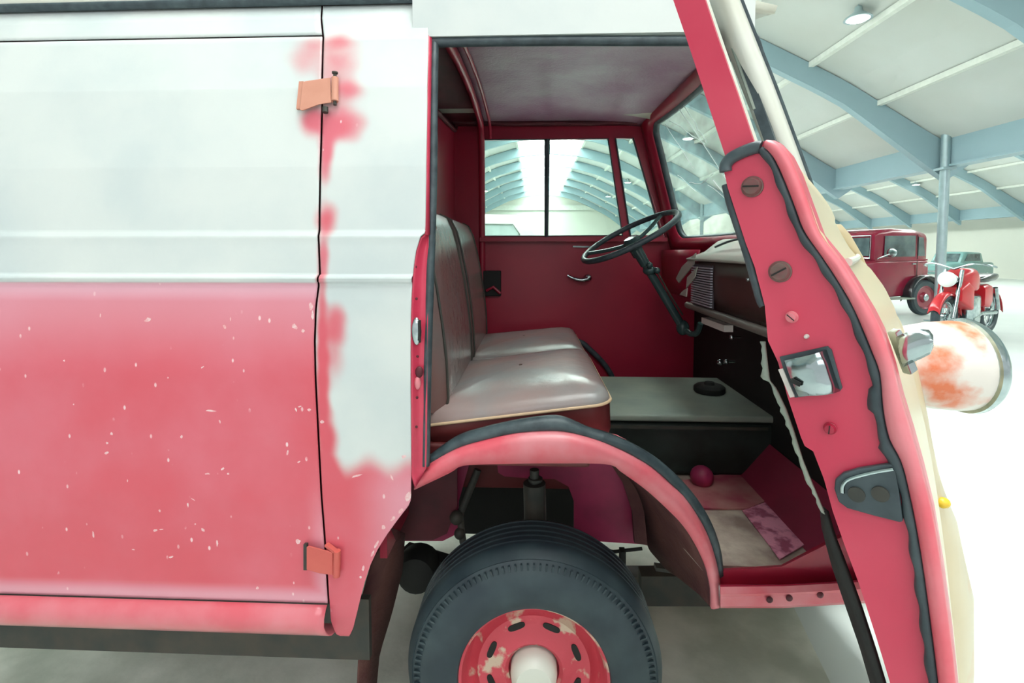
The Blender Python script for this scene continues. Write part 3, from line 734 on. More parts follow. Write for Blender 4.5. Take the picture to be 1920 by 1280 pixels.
# roof lining
XL = -.262
def ceilz(x, y):
    t = (y - .77) / .63
    zc = 1.945 + .10 * (y - .14) / 1.28 if False else 1.965 + (.055 if y > .77 else .055) * (1 - t * t) + .045 * (y - .14) / 1.28
    return zc + .03 - .03 * max(0, (x - .15) / .5) ** 2
rows = []
for i in range(31):
    y = .165 + 1.26 * i / 30
    xe = .545 + .055 * (1 - ((y - .74) / .66) ** 2) - .05 * max(0, (.5 - y) / .35)
    rows.append([Vector((XL + (xe - XL) * j / 30, y, ceilz(XL + (xe - XL) * j / 30, y))) for j in range(31)])
o = loft('roof_lining', rows, M['ceil']); solid(o, .006, 1); vp(o)
# far cant rail under the lining
q = [P(x, y, YF - .03) for x, y in [(850, 229), (960, 232), (1100, 231), (1195, 229)]]
vp(MB().tube(q, .014, 10).build('cant_moulding', M['maroon'], sm=True))
# curved rib at the rear of the lining
rib = [(-.262, .17, ceilz(-.26, .17) - .008), (-.262, .5, ceilz(-.26, .5) - .010), (-.262, .9, ceilz(-.26, .9) - .012), (-.262, 1.2, ceilz(-.26, 1.2) - .016), (-.262, 1.34, ceilz(-.26, 1.34) - .02), (-.262, 1.39, 1.96), (-.262, 1.402, 1.84), (-.262, 1.404, 1.5), (-.262, 1.404, 1.1)]
hl_ = [[Vector((x, y, 2.035 + .095 * (1 - ((y - .74) / .66) ** 2))) for x in (-1.6, -.262)] for y in [.22 + 1.25 * i_ / 12 for i_ in range(13)]]
o = loft('cavity_shade_sheet', hl_, M['maroon']); solid(o, .004, 1); vp(o)  # dark sheet added under the pale roof to keep the cavity shaded
e = MB(); e.tube(smooth(rib, 5), .016, 10); e.tube([p + Vector((.045, 0, 0)) for p in smooth(rib[:6], 5)], .007, 8)
vp(e.build('roof_rib', M['deepred'], sm=True))

# windscreen: surface W(u, v); u = Y, v = 0 bottom .. 1 top
def W(y, v, off=0):
    k = 1 - ((y - .74) / .66) ** 2
    zb_, zt_ = 1.452, 2.035 - .0 * k
    xb, xt = .715 + .055 * k, .565 + .055 * k
    return Vector((xb + (xt - xb) * v + off, y, zb_ + (zt_ - zb_) * v))
def wring(y0, y1, v0, v1, r=.06, off=0, n=10):
    out = []
    H = .58
    for (cy, cv, a0) in ((y1 - r, v0 + r / H, 0), (y0 + r, v0 + r / H, 1), (y0 + r, v1 - r / H, 2), (y1 - r, v1 - r / H, 3)):
        for k in range(n):
            a = math.pi / 2 * (a0 + k / (n - 1)); out.append(W(cy + math.cos(a) * r, cv - math.sin(a) * r / H, off))
        nxt = {0: (y0 + r, cv - r / H), 2: (y1 - r, cv + r / H)}.get(a0)
        if nxt:
            ys = cy; 
            for t in range(1, 8): out.append(W(ys + (nxt[0] - ys) * t / 8, nxt[1], off))
    return out
WS = wring(.28, 1.335, .0, .955)
ring_out = wring(.25, 1.43, -.10, 1.05, .03, -.006)
wfr = loft('windscreen_frame', [WS, [p + Vector((-.022, 0, 0)) for p in WS], [a.lerp(b, .45) + Vector((-.03, 0, 0)) for a, b in zip(WS, ring_out)], [p + Vector((-.02, 0, 0)) for p in ring_out], ring_out], M['deepred'], cu=True); solid(wfr, .004); vp(wfr)
wr = MB().tube(WS, .016, 10, True).build('windscreen_rubber', M['rubber'], wfr, True)
WI = wring(.28, 1.335, .0, .955)
rows = [[W(y, v) for y in [.27 + 1.08 * j / 24 for j in range(25)]] for v in [i / 12 * .99 - .01 for i in range(13)]]
gl = loft('windscreen_glass', rows, M['wsglass'], wfr); solid(gl, .004)
cr = MB()
def crk(a, b, r=.0015, wob=.01):
    pts = []
    for i in range(7):
        t = i / 6; pts.append(W(a[0] + (b[0] - a[0]) * t + random.uniform(-wob, wob) * (0 < i < 6), a[1] + (b[1] - a[1]) * t, -.006))
    cr.tube(pts, r, 4)
crk((1.04, .97), (.70, .28), .0016); crk((1.2, .90), (1.02, .50), .0011); crk((1.15, .90), (.86, .62), .0011); crk((.86, .38), (.62, .02), .0026); crk((.92, .36), (.70, .16), .0012); crk((1.2, .5), (1.05, .34), .0012); crk((.98, .95), (.84, .62), .0012)
crk((1.1, .42), (.98, .38), .0014); crk((.98, .38), (.84, .42), .0012)
cr.build('glass_crack', M['crack'], wfr, True)
vp(MB().sphere(P(1272, 170, 1.02), .028, .022, .014, 14).build('interior_mirror_mount', M['dark'], sm=True))
# near A pillar, outside
q = [(1382, -30), (1382, 72), (1418, 165), (1455, 262), (1500, 370), (1530, 460)]; q2 = [(1384, -30), (1414, 72), (1455, 175), (1501, 300), (1540, 410), (1572, 490)]
q = [(1340, -50)] + q[1:]; q2 = [(1366, -50)] + q2[1:]
A = [P(x, y, .075) for x, y in q]; B = [P(x, y, .095) for x, y in q2]
rows = [[a + Vector((0, .06, 0)), a, a.lerp(b, .5) + Vector((0, -.01, 0)), b, b + Vector((.005, .06, 0))] for a, b in zip(resample(A, 14), resample(B, 14))]
ap = loft('windscreen_pillar', rows, M['creampaint']); solid(ap, .003); vp(ap)
MB().tube([p + Vector((.004, .004, 0)) for p in resample(B, 14)], .008, 8).build('pillar_rubber', M['rubber'], ap, True)

# nose: cowl and front panels wrapped round the front
def plan(z):
    bl = ss(.98, .5, z)
    return [(.86, .012 + .0), (.93, .03), (1.0 + .05 * bl, .10 - .04 * bl), (1.05 + .11 * bl, .24 - .06 * bl), (1.08 + .11 * bl, .42), (1.10 + .10 * bl, .74), (1.08 + .10 * bl, 1.06), (1.05 + .10 * bl, 1.24), (1.0 + .05 * bl, 1.38), (.93, 1.45), (.86, 1.47)]
rows = []
for z, sh in ((.22, .0), (.30, .01), (.5, 0), (.7, 0), (.85, -.01), (1.0, -.03), (1.12, -.06), (1.22, -.10), (1.32, -.16), (1.38, -.20), (1.43, -.25), (1.455, -.29)):
    pl = [Vector((x + sh * (1 if i in range(1, 10) else .55), y, z)) for i, (x, y) in enumerate(plan(z))]
    rows.append(resample(smooth(pl, 4), 48))
no = loft('front_panel', rows, M['rustcream']); solid(no, .003, 1); vp(no)
# headlamp
HC = Vector((1.09, .25, P(1745, 684, .25).z))
pod = MB().lathe([(.02, -.13), (.07, -.12), (.105, -.07), (.118, 0), (.122, .06), (.120, .085)], HC, (1, 0, 0), 40).build('headlamp', M['lamppod'], sm=True); vp(pod)
MB().lathe([(.119, .078), (.128, .082), (.129, .095), (.122, .108), (.108, .112), (.106, .10)], HC, (1, 0, 0), 48, False).build('lamp_rim', M['chrome'], pod, True)
MB().lathe([(.108, .10), (.08, .122), (.04, .132), (0, .134)], HC, (1, 0, 0), 36, False).build('lamp_lens', M['glass'], pod, True)
o = MB().sphere(P(1768, 942, .06) , .016, .014, .013, 16).build('indicator_lamp', M['amber'], sm=True); vp(o)
o = MB().bar(P(1768, 942, .06), P(1768, 942, .06) + Vector((-.06, .03, 0)), .012, .012).build('indicator_stem', M['chrome']); vp(o)

# floor, engine box, toe board
ZF = P(1410, 1066, .06).z
fl = plate('cab_floor', [(.43, .07, ZF), (1.02, .07, ZF), (1.02, 1.41, ZF), (.15, 1.41, ZF), (.15, .52, ZF), (.33, .52, ZF)], [], (0, 0, -.02), M['floorplate']); vp(fl)
toe = [Vector((.715, .09, ZF)), Vector((.715, 1.4, ZF)), Vector((.815, 1.4, ZF + .12)), Vector((.815, .09, ZF + .12))]
o = plate('toe_board', toe, [], (.006, 0, -.006), mat('toe_board_red', rgb(140, 40, 68), .5, col2=rgb(104, 32, 50), scale=7)); vp(o)
fp = [PZ(x, y, ZF + .003) for x, y in [(1392, 958), (1440, 941), (1512, 1020), (1462, 1050), (1440, 1020)]]
vp(plate('worn_floor_patch', fp, [], (0, 0, .003), M['pinkfloor']))
pq = [PZ(x, y, ZF + .002) for x, y in [(1262, 905), (1430, 880), (1447, 936), (1402, 956), (1310, 955)]]
vp(plate('floor_plate', pq, [], (0, 0, .005), mat('red_dusted_plate', rgb(184, 130, 124), .6, col2=rgb(160, 56, 82), scale=8, amount=.9)))
vp(MB().sphere(PZ(1316, 893, ZF + .03), .038, .038, .036, 24).build('floor_dome', M['magenta'], sm=True))
# sill step
za = P(1410, 1066, .06).z
b = MB()
st0, st1 = P(1349, 1069, .055), P(1600, 1062, .055)
rows = [[P(1350, 1068, .07), P(1466, 1061, .07), P(1640, 968, .09)], [P(1350, 1070, .055), P(1466, 1063, .055), P(1645, 975, .06)], [P(1350, 1096, .055), P(1466, 1096, .055), P(1650, 1085, .055)],
        [P(1350, 1099, .02), P(1466, 1098, .02), P(1650, 1088, .02)], [P(1350, 1112, .012), P(1466, 1110, .012), P(1650, 1100, .012)], [P(1350, 1116, .02), P(1466, 1114, .02), P(1650, 1104, .02)],
        [P(1350, 1134, .018), P(1466, 1134, .018), P(1650, 1122, .018)], [P(1350, 1137, .05), P(1466, 1137, .05), P(1650, 1126, .05)]]
o = loft('door_step', rows, M['deepred'], sm=False); solid(o, .003); vp(o); 
o2 = loft('step_rail', [[p + Vector((0, -.0015, 0)) for p in r] for r in rows[3:8]], M['pink'], o, sm=False); solid(o2, .002)
for (x, y) in ((1443, 1124), (1480, 1121), (1538, 1115)):
    MB().sphere(P(x, y, .012), .008, .004, .008, 12).build('rust_hole', M['maroon'], o, True)

def boxy(name, lo, hi, m, bev, parent=None):
    lo = Vector(lo); hi = Vector(hi); c = (lo + hi) / 2; s = hi - lo
    o = MB().box(c, s.x, s.y, s.z).build(name, m, parent); bevel(o, bev, 3); return o
ZE = .83
ec = [PZ(x, y, ZE) for x, y in [(1120, 806), (1160, 797), (1480, 765), (1440, 712), (1140, 729)]]
ZE0 = ZE
x0, x1, y0, y1 = -.05, .90, .56, 1.10
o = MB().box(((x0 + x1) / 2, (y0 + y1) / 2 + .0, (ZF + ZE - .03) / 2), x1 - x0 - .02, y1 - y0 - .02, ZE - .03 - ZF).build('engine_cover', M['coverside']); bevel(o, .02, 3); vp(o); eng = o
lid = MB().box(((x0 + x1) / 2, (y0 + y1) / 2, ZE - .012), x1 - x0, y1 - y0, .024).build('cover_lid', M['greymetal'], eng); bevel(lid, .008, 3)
MB().bar((.19, y0 - .006, ZE - .04), (.8, y0 - .006, ZE - .04), .008, .010).build('lid_flange', M['dark'], eng)
cap = MB().lathe([(.0, 0), (.055, 0), (.06, .006), (.06, .022), (.05, .03), (.022, .032), (.018, .042), (0, .044)], PZ(1330, 735, ZE), (0, 0, 1), 28, False).build('filler_cap', M['black'], eng, True)
# seat box
bx = MB().box((-.09, .62, .74), .46, .25, .30).build('seat_box', M['vinylside']); bevel(bx, .01); vp(bx)
bx = MB().box((-.09, .30, .86), .48, .36, .06).build('seat_base', M['vinylside']); bevel(bx, .01); vp(bx)
bx = MB().box((-.09, 1.08, .74), .46, .60, .30).build('seat_box', M['vinylside']); bevel(bx, .01); vp(bx)
o = loft('wheel_house_top', [resample(smooth([P(x, y, Y) for x, y in [(1100, 812), (1150, 812), (1195, 838), (1225, 862), (1262, 905), (1290, 948), (1310, 1000), (1318, 1050)]], 3), 20) for Y in (.09, .40)], M['pink']); solid(o, .003); vp(o)

def cushion(name, x0, x1, y0, y1, z0, z1, dome, m, ms, r=.05, tilt=.03):
    """rounded-rectangle cushion: top skin, side band, piping"""
    N_ = 11
    def rr(k, n=12):
        pts = []
        for cx, cy, a0 in ((x1 - r, y1 - r, 0), (x0 + .02, y1 - .02, 1), (x0 + .02, y0 + .02, 2), (x1 - r, y0 + r, 3)):
            rad = r if cx > (x0 + x1) / 2 else .02
            for i in range(n):
                a = math.pi / 2 * (a0 + i / (n - 1)); pts.append((cx + math.cos(a) * rad, cy + math.sin(a) * rad))
        c = ((x0 + x1) / 2, (y0 + y1) / 2)
        return [(c[0] + (x - c[0]) * k, c[1] + (y - c[1]) * k) for x, y in pts]
    def zz(x): return tilt * (x - x0) / (x1 - x0)
    rows = []
    for k, h in ((1.0, 0), (1.0, .006), (.985, .018), (.95, .03), (.88, .042), (.75, .053), (.55, .060), (.3, .064), (.02, .065)):
        rows.append([Vector((x, y, z1 - .03 + h * dome + zz(x))) for x, y in rr(k)])
    rows[0] = [Vector((x, y, z1 - .03 + zz(x))) for x, y in rr(1.0)]
    top = loft(name, rows, m, None, cu=True); vp(top)
    sidr = [[Vector((x, y, z1 - .03 + zz(x))) for x, y in rr(1.0)], [Vector((x, y, (z1 + z0) / 2)) for x, y in rr(1.012)], [Vector((x, y, z0)) for x, y in rr(.97)], [Vector((x, y, z0)) for x, y in rr(.02)]]
    sd = loft('cushion_side', sidr, ms, top, cu=True)
    MB().tube([p + Vector((0, 0, .001)) for p in [Vector((x, y, z1 - .03 + zz(x))) for x, y in rr(1.008)]], .0042, 8, True).build('seam_piping', M['piping'], top, True)
    return top
cA = cushion('seat_cushion', -.285, .205, .125, .725, .885, .955 + .01, 1.0, M['vinyltop'], M['vinylside'], tilt=.065)
cB = cushion('seat_cushion', -.285, .205, .735, 1.33, .885, .965, 1.0, M['vinyltop'], M['vinylside'], tilt=.05)
def backrest(y0, y1):
    prof = [(.955, -.235), (1.0, -.228), (1.1, -.232), (1.2, -.243), (1.3, -.258), (1.4, -.278), (1.47, -.296), (1.515, -.318), (1.53, -.345), (1.52, -.372), (1.48, -.385), (1.2, -.385), (.95, -.385)]
    rows = []; 
    for i in range(17):
        t = i / 16; y = y0 + (y1 - y0) * t; e = min(t, 1 - t) * (y1 - y0); k = 1 - math.sqrt(max(0, 1 - (1 - min(1, e / .05)) ** 2)) if e < .05 else 0
        rr_ = []
        for z, x in prof:
            c = (-.33, 1.24)
            rr_.append(Vector((c[0] + (x - c[0]) * (1 - .45 * k), y, c[1] + (z - c[1]) * (1 - .05 * k) + (.0))))
        rows.append(rr_)
    o = loft('seat_back', rows, M['vinyl'], cu=False); vp(o)
    for i in (0, 16):
        mesh('back_end', rows[i], [tuple(range(len(prof)))], M['vinyl'], o)
    for i in (1, 15):
        MB().tube([p + Vector((.001, 0, 0)) for p in rows[i][:10]], .004, 8).build('seam_piping', M['dark'], o, True)
    return o
backrest(.125, .725); backrest(.735, 1.33)

# dashboard and heater
Xd = .62
dz0, dz1 = 1.185, 1.362
prof = [(.015, dz1), (-.002, dz1 - .012), (-.004, 1.30), (.0, 1.24), (.012, 1.20), (.03, dz0)]
rows = [[Vector((Xd + dx + .0, y, z)) for dx, z in prof] for y in [.16 + (.80 - .16) * i / 10 for i in range(11)]]
db = loft('glove_box', rows, M['dashbrown'], flip=True); solid(db, .006); vp(db)
b = MB(); b.box((Xd + .11, .48, (dz0 + dz1) / 2), .18, .64, dz1 - dz0 - .02); b.build('box_body', M['dashbrown'], db)
o = loft('dashboard_top', [[Vector((Xd - .02, y, dz1 + .004)), Vector((Xd + .05, y, 1.392)), Vector((Xd + .10, y, 1.432)), Vector((Xd + .14 , y, 1.448))] for y in [.26 + (.84 - .26) * i / 8 for i in range(9)]], M['dashtop']); solid(o, .008); vp(o)
vp(tubeo('dash_lip', [(Xd - .005, .10, dz0 - .004), (Xd - .005, .86, dz0 - .004)], .013, mat('grey_brown_lip', rgb(108, 100, 94), .5)))
g = MB()
for i in range(16):
    z = 1.335 - i * .0088
    g.bar((Xd - .012, .785, z), (Xd - .012, .575, z), .008, .0046)
g.bar((Xd - .010, .585, 1.345), (Xd - .010, .585, 1.198), .006, .006); g.build('heater_grille', M['grille'], db)
MB().box((Xd - .003, .685, 1.27), .008, .20, .15).build('grille_backing', mat('slate_backing', rgb(84, 76, 84), .5), db)
MB().sphere(PX(1403, 524, Xd - .01), .006).build('glove_box_catch', M['chrome'], db, True)
b = MB(); b.bar(PX(1323, 600, Xd + .02), PX(1366, 616, Xd + .02), .03, .022); vp(b.build('switch_label', M['label']))
for kx, ky, dx, r_ in ((1372, 632, .03, .008), (1364, 618, .03, .006), (1350, 679, .1, .012), (1362, 678, .1, .009)):
    q = PX(kx, ky, Xd + dx); vp(MB().sphere(q, r_).tube([q, q + Vector((.03, 0, 0))], r_ * .5, 8).build('switch_knob', M['chrome'], sm=True))
vp(tubeo('dash_wire', smooth([(Xd + .05, .72, 1.41), (Xd + .06, .6, 1.43), (Xd + .07, .45, 1.44), (Xd + .08, .3, 1.44)], 4), .004, M['rubber']))
# dark panel below the dashboard: firewall and scuttle side
o = plate('firewall', [(.82, .16, ZF), (.82, 1.42, ZF), (.82, 1.42, 1.40), (.82, .40, 1.40), (.82, .16, 1.2)], [], (.01, 0, 0), M['black']); vp(o)
fw = [Vector((.66, .84, 1.37)), Vector((.66, 1.40, 1.40)), Vector((.70, 1.40, 1.05)), Vector((.70, .84, 1.05))]
o = loft('instrument_panel', [[Vector((.655, y, 1.40)), Vector((.65, y, 1.37)), Vector((.655, y, 1.26)), Vector((.68, y, 1.19))] for y in (.84, 1.1, 1.405)], M['deepred']); solid(o, .006); vp(o)
for i, q in enumerate(([(1306, 474), (1302, 496), (1274, 530), (1269, 522), (1280, 500)], [(1309, 500), (1304, 520), (1288, 540), (1290, 520)], [(1290, 540), (1288, 556), (1276, 552), (1282, 545)])):
    o = plate('torn_lining_flap', [PX(x, y, Xd - .01 - .01 * i) + Vector((0, 0, 0)) for x, y in q], [], (-.004, .0, 0), M['dashtop']); vp(o)

# steering wheel and column
Ys_ = 1.05
a = P(1094, 489, Ys_); c = P(1268, 397, Ys_); ctr = (a + c) / 2; ax1 = (c - a).normalized(); Rw = (c - a).length / 2 * .98
ax2 = Vector((0, .985, .0)); ax2 = Vector((-.05, .97, .12)); ax2 = (ax2 - ax1 * ax2.dot(ax1)).normalized()
nrm = ax1.cross(ax2).normalized()
if nrm.z < 0: nrm = -nrm
SW = MB().tube([ctr + ax1 * Rw * math.cos(t) + ax2 * Rw * math.sin(t) for t in [2 * math.pi * i / 64 for i in range(64)]], .0125, 12, True).build('steering_wheel', M['rubber'], sm=True); vp(SW)
M['whl'] = mat('dark_green_enamel', rgb(60, 84, 84), .25, col2=rgb(40, 58, 60))
e = MB()
hubc = ctr - nrm * .035
for k in range(3):
    t = 2 * math.pi * k / 3 + .5
    e.tube(smooth([hubc, hubc + (ax1 * math.cos(t) + ax2 * math.sin(t)) * Rw * .5 + nrm * .012, ctr + (ax1 * math.cos(t) + ax2 * math.sin(t)) * Rw], 4), .0085, 8)
e.build('spoke', M['whl'], SW, True)
MB().lathe([(0, .03), (.03, .028), (.04, .015), (.036, -.01), (.028, -.03), (.026, -.06)], hubc, nrm, 24, False).build('hub', M['whl'], SW, True)
cb = P(1280, 614, Ys_)
col = MB().tube([hubc, hubc.lerp(cb, .25), hubc.lerp(cb, .26), cb], [.026, .022, .018, .018], 16).build('steering_column', M['whl'], sm=True); vp(col)
e = MB(); m_ = P(1218, 507, Ys_); e.sphere(m_, .03, .03, .022); e.sphere(P(1232, 507, Ys_ - .03), .014); e.sphere(P(1218, 497, Ys_ - .03), .014); e.build('column_clamp', M['whl'], col, True)
MB().tube([P(1234, 512, Ys_ - .03), P(1258, 555, Ys_ - .02), P(1280, 590, Ys_)], .004, 8).build('shift_rod', M['dark'], col, True)
e = MB(); e.sphere(cb, .028, .03, .034); e.tube(smooth([cb, P(1296, 626, Ys_ - .05), P(1308, 622, Ys_ - .08), P(1314, 606, Ys_ - .1)], 4), .013, 8); e.build('steering_joint', M['whl'], col, True)
for x in (1210, 1232):
    pass

# ------------------------------------------------------------------ open cab door (hinged at the front, swung towards us)
E0 = Vector((.289, -.75, 1.2)); HG = Vector((.87, .0, 1.2)); LV = (HG - E0); LEN = LV.length; LV.normalize(); TV = Vector((-LV.y, LV.x, 0)) * -1     # outward
def D(x, y, s=0): return PP(x, y, E0 + LV * s, LV)
DOOR = thing('x', 'x', 'x')
bpy.data.objects.remove(DOOR)
out_edge = [(1425, 268), (1440, 262), (1460, 266), (1480, 288), (1497, 322), (1517, 376), (1540, 440), (1577, 485), (1609, 535), (1637, 582), (1656, 620), (1677, 685), (1693, 748), (1712, 810), (1732, 882), (1752, 964), (1771, 1079), (1788, 1207), (1797, 1290), (1810, 1420)]
in_edge = [(1357, 318), (1364, 350), (1380, 400), (1398, 455), (1415, 500), (1434, 573), (1440, 639), (1459, 679), (1477, 745), (1502, 820), (1509, 836), (1525, 846), (1545, 898), (1561, 957), (1584, 1023), (1611, 1095), (1647, 1207), (1675, 1300), (1715, 1420)]
_z, _t = D(*out_edge[-1]).z, (D(*out_edge[-1]) - E0).dot(TV); _ti = (D(*in_edge[-1]) - E0).dot(TV)
foot = [Vector((E0.x, E0.y, z)) + TV * t for z, t in ((.80, _ti - .004), (.63, _ti - .014), (.622, _t - .030), (.80, _t - .012))]
face = plate('cab_door', [D(x, y) for x, y in in_edge] + foot + [D(x, y) for x, y in out_edge[::-1]], [], LV * .02, M['red']); vp(face)
seal_c = [(1429, 280), (1444, 296), (1459, 326), (1484, 388), (1502, 435), (1531, 476), (1562, 523), (1590, 570), (1612, 620), (1627, 657), (1643, 701), (1648, 764), (1659, 820), (1683, 866), (1699, 931), (1712, 997), (1725, 1079), (1742, 1207), (1752, 1290), (1765, 1420)]
# raised outer flange between seal and skin
oe = resample(smooth([D(x, y) for x, y in out_edge[1:]], 3), 90); sc_ = resample(smooth([D(x + 6, y) for x, y in seal_c], 3), 90)
rows = [sc_, [a.lerp(b, .12) - LV * .006 for a, b in zip(sc_, oe)], [a.lerp(b, .5) - LV * .009 for a, b in zip(sc_, oe)], [a.lerp(b, .88) - LV * .006 for a, b in zip(sc_, oe)], oe]
o = loft('door_flange', rows, M['pink'], face); solid(o, .001)
# seal band: flat rubber strip with a few torn bites
scp = resample(smooth([D(x, y) for x, y in seal_c], 4), 160)
rows = [[], [], [], []]
for i, p in enumerate(scp):
    t = (scp[min(i + 1, 159)] - scp[max(i - 1, 0)]).normalized(); sd = LV.cross(t).normalized()
    wl = .0040 + .0008 * math.sin(i * .7) + (.0030 if i in range(70, 76) or i in range(84, 90) else 0); wr_ = .0036
    if sd.dot(TV) > 0: sd = -sd
    rows[0].append(p + sd * wl - LV * .001); rows[1].append(p + sd * wl * .6 - LV * .006); rows[2].append(p - sd * wr_ * .5 - LV * .006); rows[3].append(p - sd * wr_ - LV * .001)
loft('door_seal', rows, M['rubber'], face)
# grey bulb seal over the shoulder and down the inner side
top = [D(x, y) - LV * .002 for x, y in [(1362, 322), (1362, 310), (1372, 297), (1395, 285), (1418, 277), (1428, 277)]]
MB().tube(smooth(top, 4), .0058, 12).build('shoulder_seal', M['rubber'], face, True)
ins = [D(x, y) + LV * .006 for x, y in [(1358, 345), (1366, 378), (1379, 418), (1394, 462), (1408, 508), (1422, 560), (1429, 574)]]
MB().tube(smooth(ins, 4), .0044, 12).build('inner_seal', M['rubber'], face, True)
# inner trim board behind the face, and its frayed edge
rr1 = resample([D(x, y, .02) for x, y in in_edge] + [p + LV * .02 for p in foot[:2]], 60)
fr1 = [(1436, 640), (1444, 712), (1458, 730), (1476, 768), (1490, 808), (1506, 860), (1524, 905), (1548, 962)]; fr2 = [(1428, 640), (1430, 708), (1446, 716), (1464, 765), (1482, 812), (1494, 850), (1512, 895), (1541, 958)]
A = resample([D(x, y, .012) for x, y in fr1], 40); B = resample([D(x, y, .012) for x, y in fr2], 40)
B = [p + TV * random.uniform(-.0012, .0012) for p in B]
o = loft('frayed_board_edge', [A, B], M['greymetal'], face); solid(o, .003)
bk = [(1548, 958), (1560, 1000), (1583, 1060), (1609, 1130), (1640, 1225), (1668, 1320)]; bk2 = [(1545, 950), (1548, 990), (1566, 1060), (1590, 1130), (1618, 1210), (1650, 1320)]
o = loft('lower_trim', [resample([D(x + 6, y, .012) for x, y in bk], 20), resample([D(x, y, .02) for x, y in bk2], 20)], M['black'], face); solid(o, .004)
# outer skin
near = [(D(x, y).z, (D(x, y) - E0).dot(TV)) for x, y in out_edge[2:]]; near.sort()
farpx = [(1536, 372), (1565, 420), (1596, 470), (1634, 505), (1659, 539), (1677, 576), (1690, 624), (1706, 680), (1720, 735), (1735, 800), (1748, 882), (1756, 980), (1757, 1060)]
far = [(D(x, y, LEN).z, (D(x, y, LEN) - E0 - LV * LEN).dot(TV)) for x, y in farpx]; far.sort()
zs = [.62 + (1.475 - .62) * i / 70 for i in range(71)]
rows = []
for z in zs:
    tn = lerpx(near, z) if z > .95 else lerpx(near, .95) - (.95 - z) * .09; tf = lerpx(far, min(z, 1.46))
    rows.append([Vector((E0.x, E0.y, z)) + LV * s + TV * (tn + (tf - tn) * (s / LEN) + .005 * math.sin(math.pi * s / LEN)) for s in [LEN * j / 30 for j in range(31)]])
o = loft('outer_skin', rows, M['rustcream'], face); solid(o, .002)
rows = [[p + LV * s + TV * ((lerpx(far, min(p.z, 1.46)) - lerpx(near, max(p.z, .95))) * s / LEN) - Vector((0, 0, max(0, p.z - 1.40) * s)) for p in rr1] for s in (0, .2, .4, .6, .84)]
o = loft('inner_panel', rows, M['black'], face); solid(o, .004, 1)
bead_z = 1.385
bp_ = []
for s in [.02 + (LEN - .04) * j / 20 for j in range(21)]:
    tn, tf = lerpx(near, bead_z), lerpx(far, bead_z)
    bp_.append(Vector((E0.x, E0.y, bead_z)) + LV * s + TV * (tn + (tf - tn) * s / LEN + .005 * math.sin(math.pi * s / LEN) + .002))
MB().tube(bp_, .004, 8).build('waist_bead', M['creampaint'], face, True)
# hardware on the door edge
def dbolt(x, y, r, m, name='slotted_bolt', slot=True, ang=.2):
    c = D(x, y); b = MB().lathe([(r * 1.12, .001), (r * 1.12, -.0015), (r * 1.0, -.002), (r * .95, -.0045), (r * .8, -.006), (0, -.0065)], c, LV, 28, False).build(name, m, face, True)
    if slot:
        u = (TV * math.cos(ang) + Vector((0, 0, 1)) * math.sin(ang)); q = c - LV * .0066
        MB().bar(q - u * r * .8, q + u * r * .8, r * .16, .0008, LV).build('slot', M['black'], face)
M['bolt'] = mat('red_brown_bolt', rgb(122, 72, 74), .5, col2=rgb(96, 90, 80), scale=90, amount=.9)
dbolt(1411, 350, .0088, M['bolt'], ang=-.05); dbolt(1463, 509, .0088, M['bolt'], ang=.55)
dbolt(1485, 594, .0048, M['pink'], 'small_screw', ang=-.7); dbolt(1513, 630, .0018, M['label'], 'rivet', False); dbolt(1557, 802, .0046, M['deepred'], 'small_screw', ang=1.5)
lt = plate('latch_plate', [D(x, y) for x, y in [(1463, 668), (1552, 648), (1560, 655), (1580, 726), (1576, 732), (1492, 744), (1486, 738)]], [], -LV * .003, M['rubber'], face)
A = [D(x, y) for x, y in [(1471, 674), (1480, 700), (1488, 720), (1497, 740)]]; Bq = [D(x, y) for x, y in [(1551, 654), (1560, 680), (1568, 706), (1577, 731)]]
rows = []
for t, h in ((0, .004), (.06, .009), (.3, .010), (.5, .013), (.72, .0135), (.86, .012), (1, .004)):
    rows.append([a.lerp(b, t) - LV * h for a, b in zip(A, Bq)])
o = loft('door_latch', rows, M['chrome'], face); solid(o, .002)
MB().bar(D(1488, 708) - LV * .0105, D(1506, 716) - LV * .0115, .004, .002, LV).build('latch_slot', M['black'], face)
MB().bar(D(1466, 690) - LV * .004, D(1488, 742) - LV * .004, .004, .003, LV).build('latch_edge', M['label'], face)
br = [(1566, 912), (1568, 895), (1582, 883), (1612, 874), (1676, 864), (1682, 880), (1694, 972), (1688, 974), (1640, 962), (1590, 948), (1574, 936)]
dv = plate('dovetail_bracket', [D(x, y) for x, y in br], [], -LV * .006, M['rubber'], face, .0015)
MB().tube(smooth([D(x, y) - LV * .007 for x, y in [(1582, 918), (1583, 904), (1596, 892), (1640, 880), (1676, 874)]], 4), .0016, 8).build('bracket_lip', M['chrome'], face, True)
for x, y in ((1608, 921), (1652, 920)):
    MB().lathe([(.0062, -.006), (.0062, -.0082), (.0042, -.0085), (0, -.0078)], D(x, y), LV, 20, False).build('bracket_screw', M['dark'], face, True)
# outer handle
hp = [(1661, 620), (1676, 622), (1700, 688), (1690, 700), (1668, 640)]
hb = plate('handle_base', [D(x, y, .035) for x, y in [(1662, 622), (1674, 614), (1686, 640), (1706, 690), (1692, 700)]], [], TV * .006 - LV * .004, M['chrome'], face, .001)
A = [D(x, y, .03) for x, y in [(1680, 632), (1700, 622), (1722, 616), (1742, 618), (1750, 628)]]; B = [D(x, y, .03) for x, y in [(1694, 688), (1710, 680), (1728, 672), (1744, 664), (1751, 650)]]
rows = [[a.lerp(b, t) - LV * (.006 * math.sin(math.pi * t)) for t in [j / 6 for j in range(7)]] for a, b in zip(A, B)]
rows2 = [[p + LV * .09 for p in r] for r in rows[2:]]
o = loft('outer_handle', rows, M['chrome'], face); solid(o, .006)
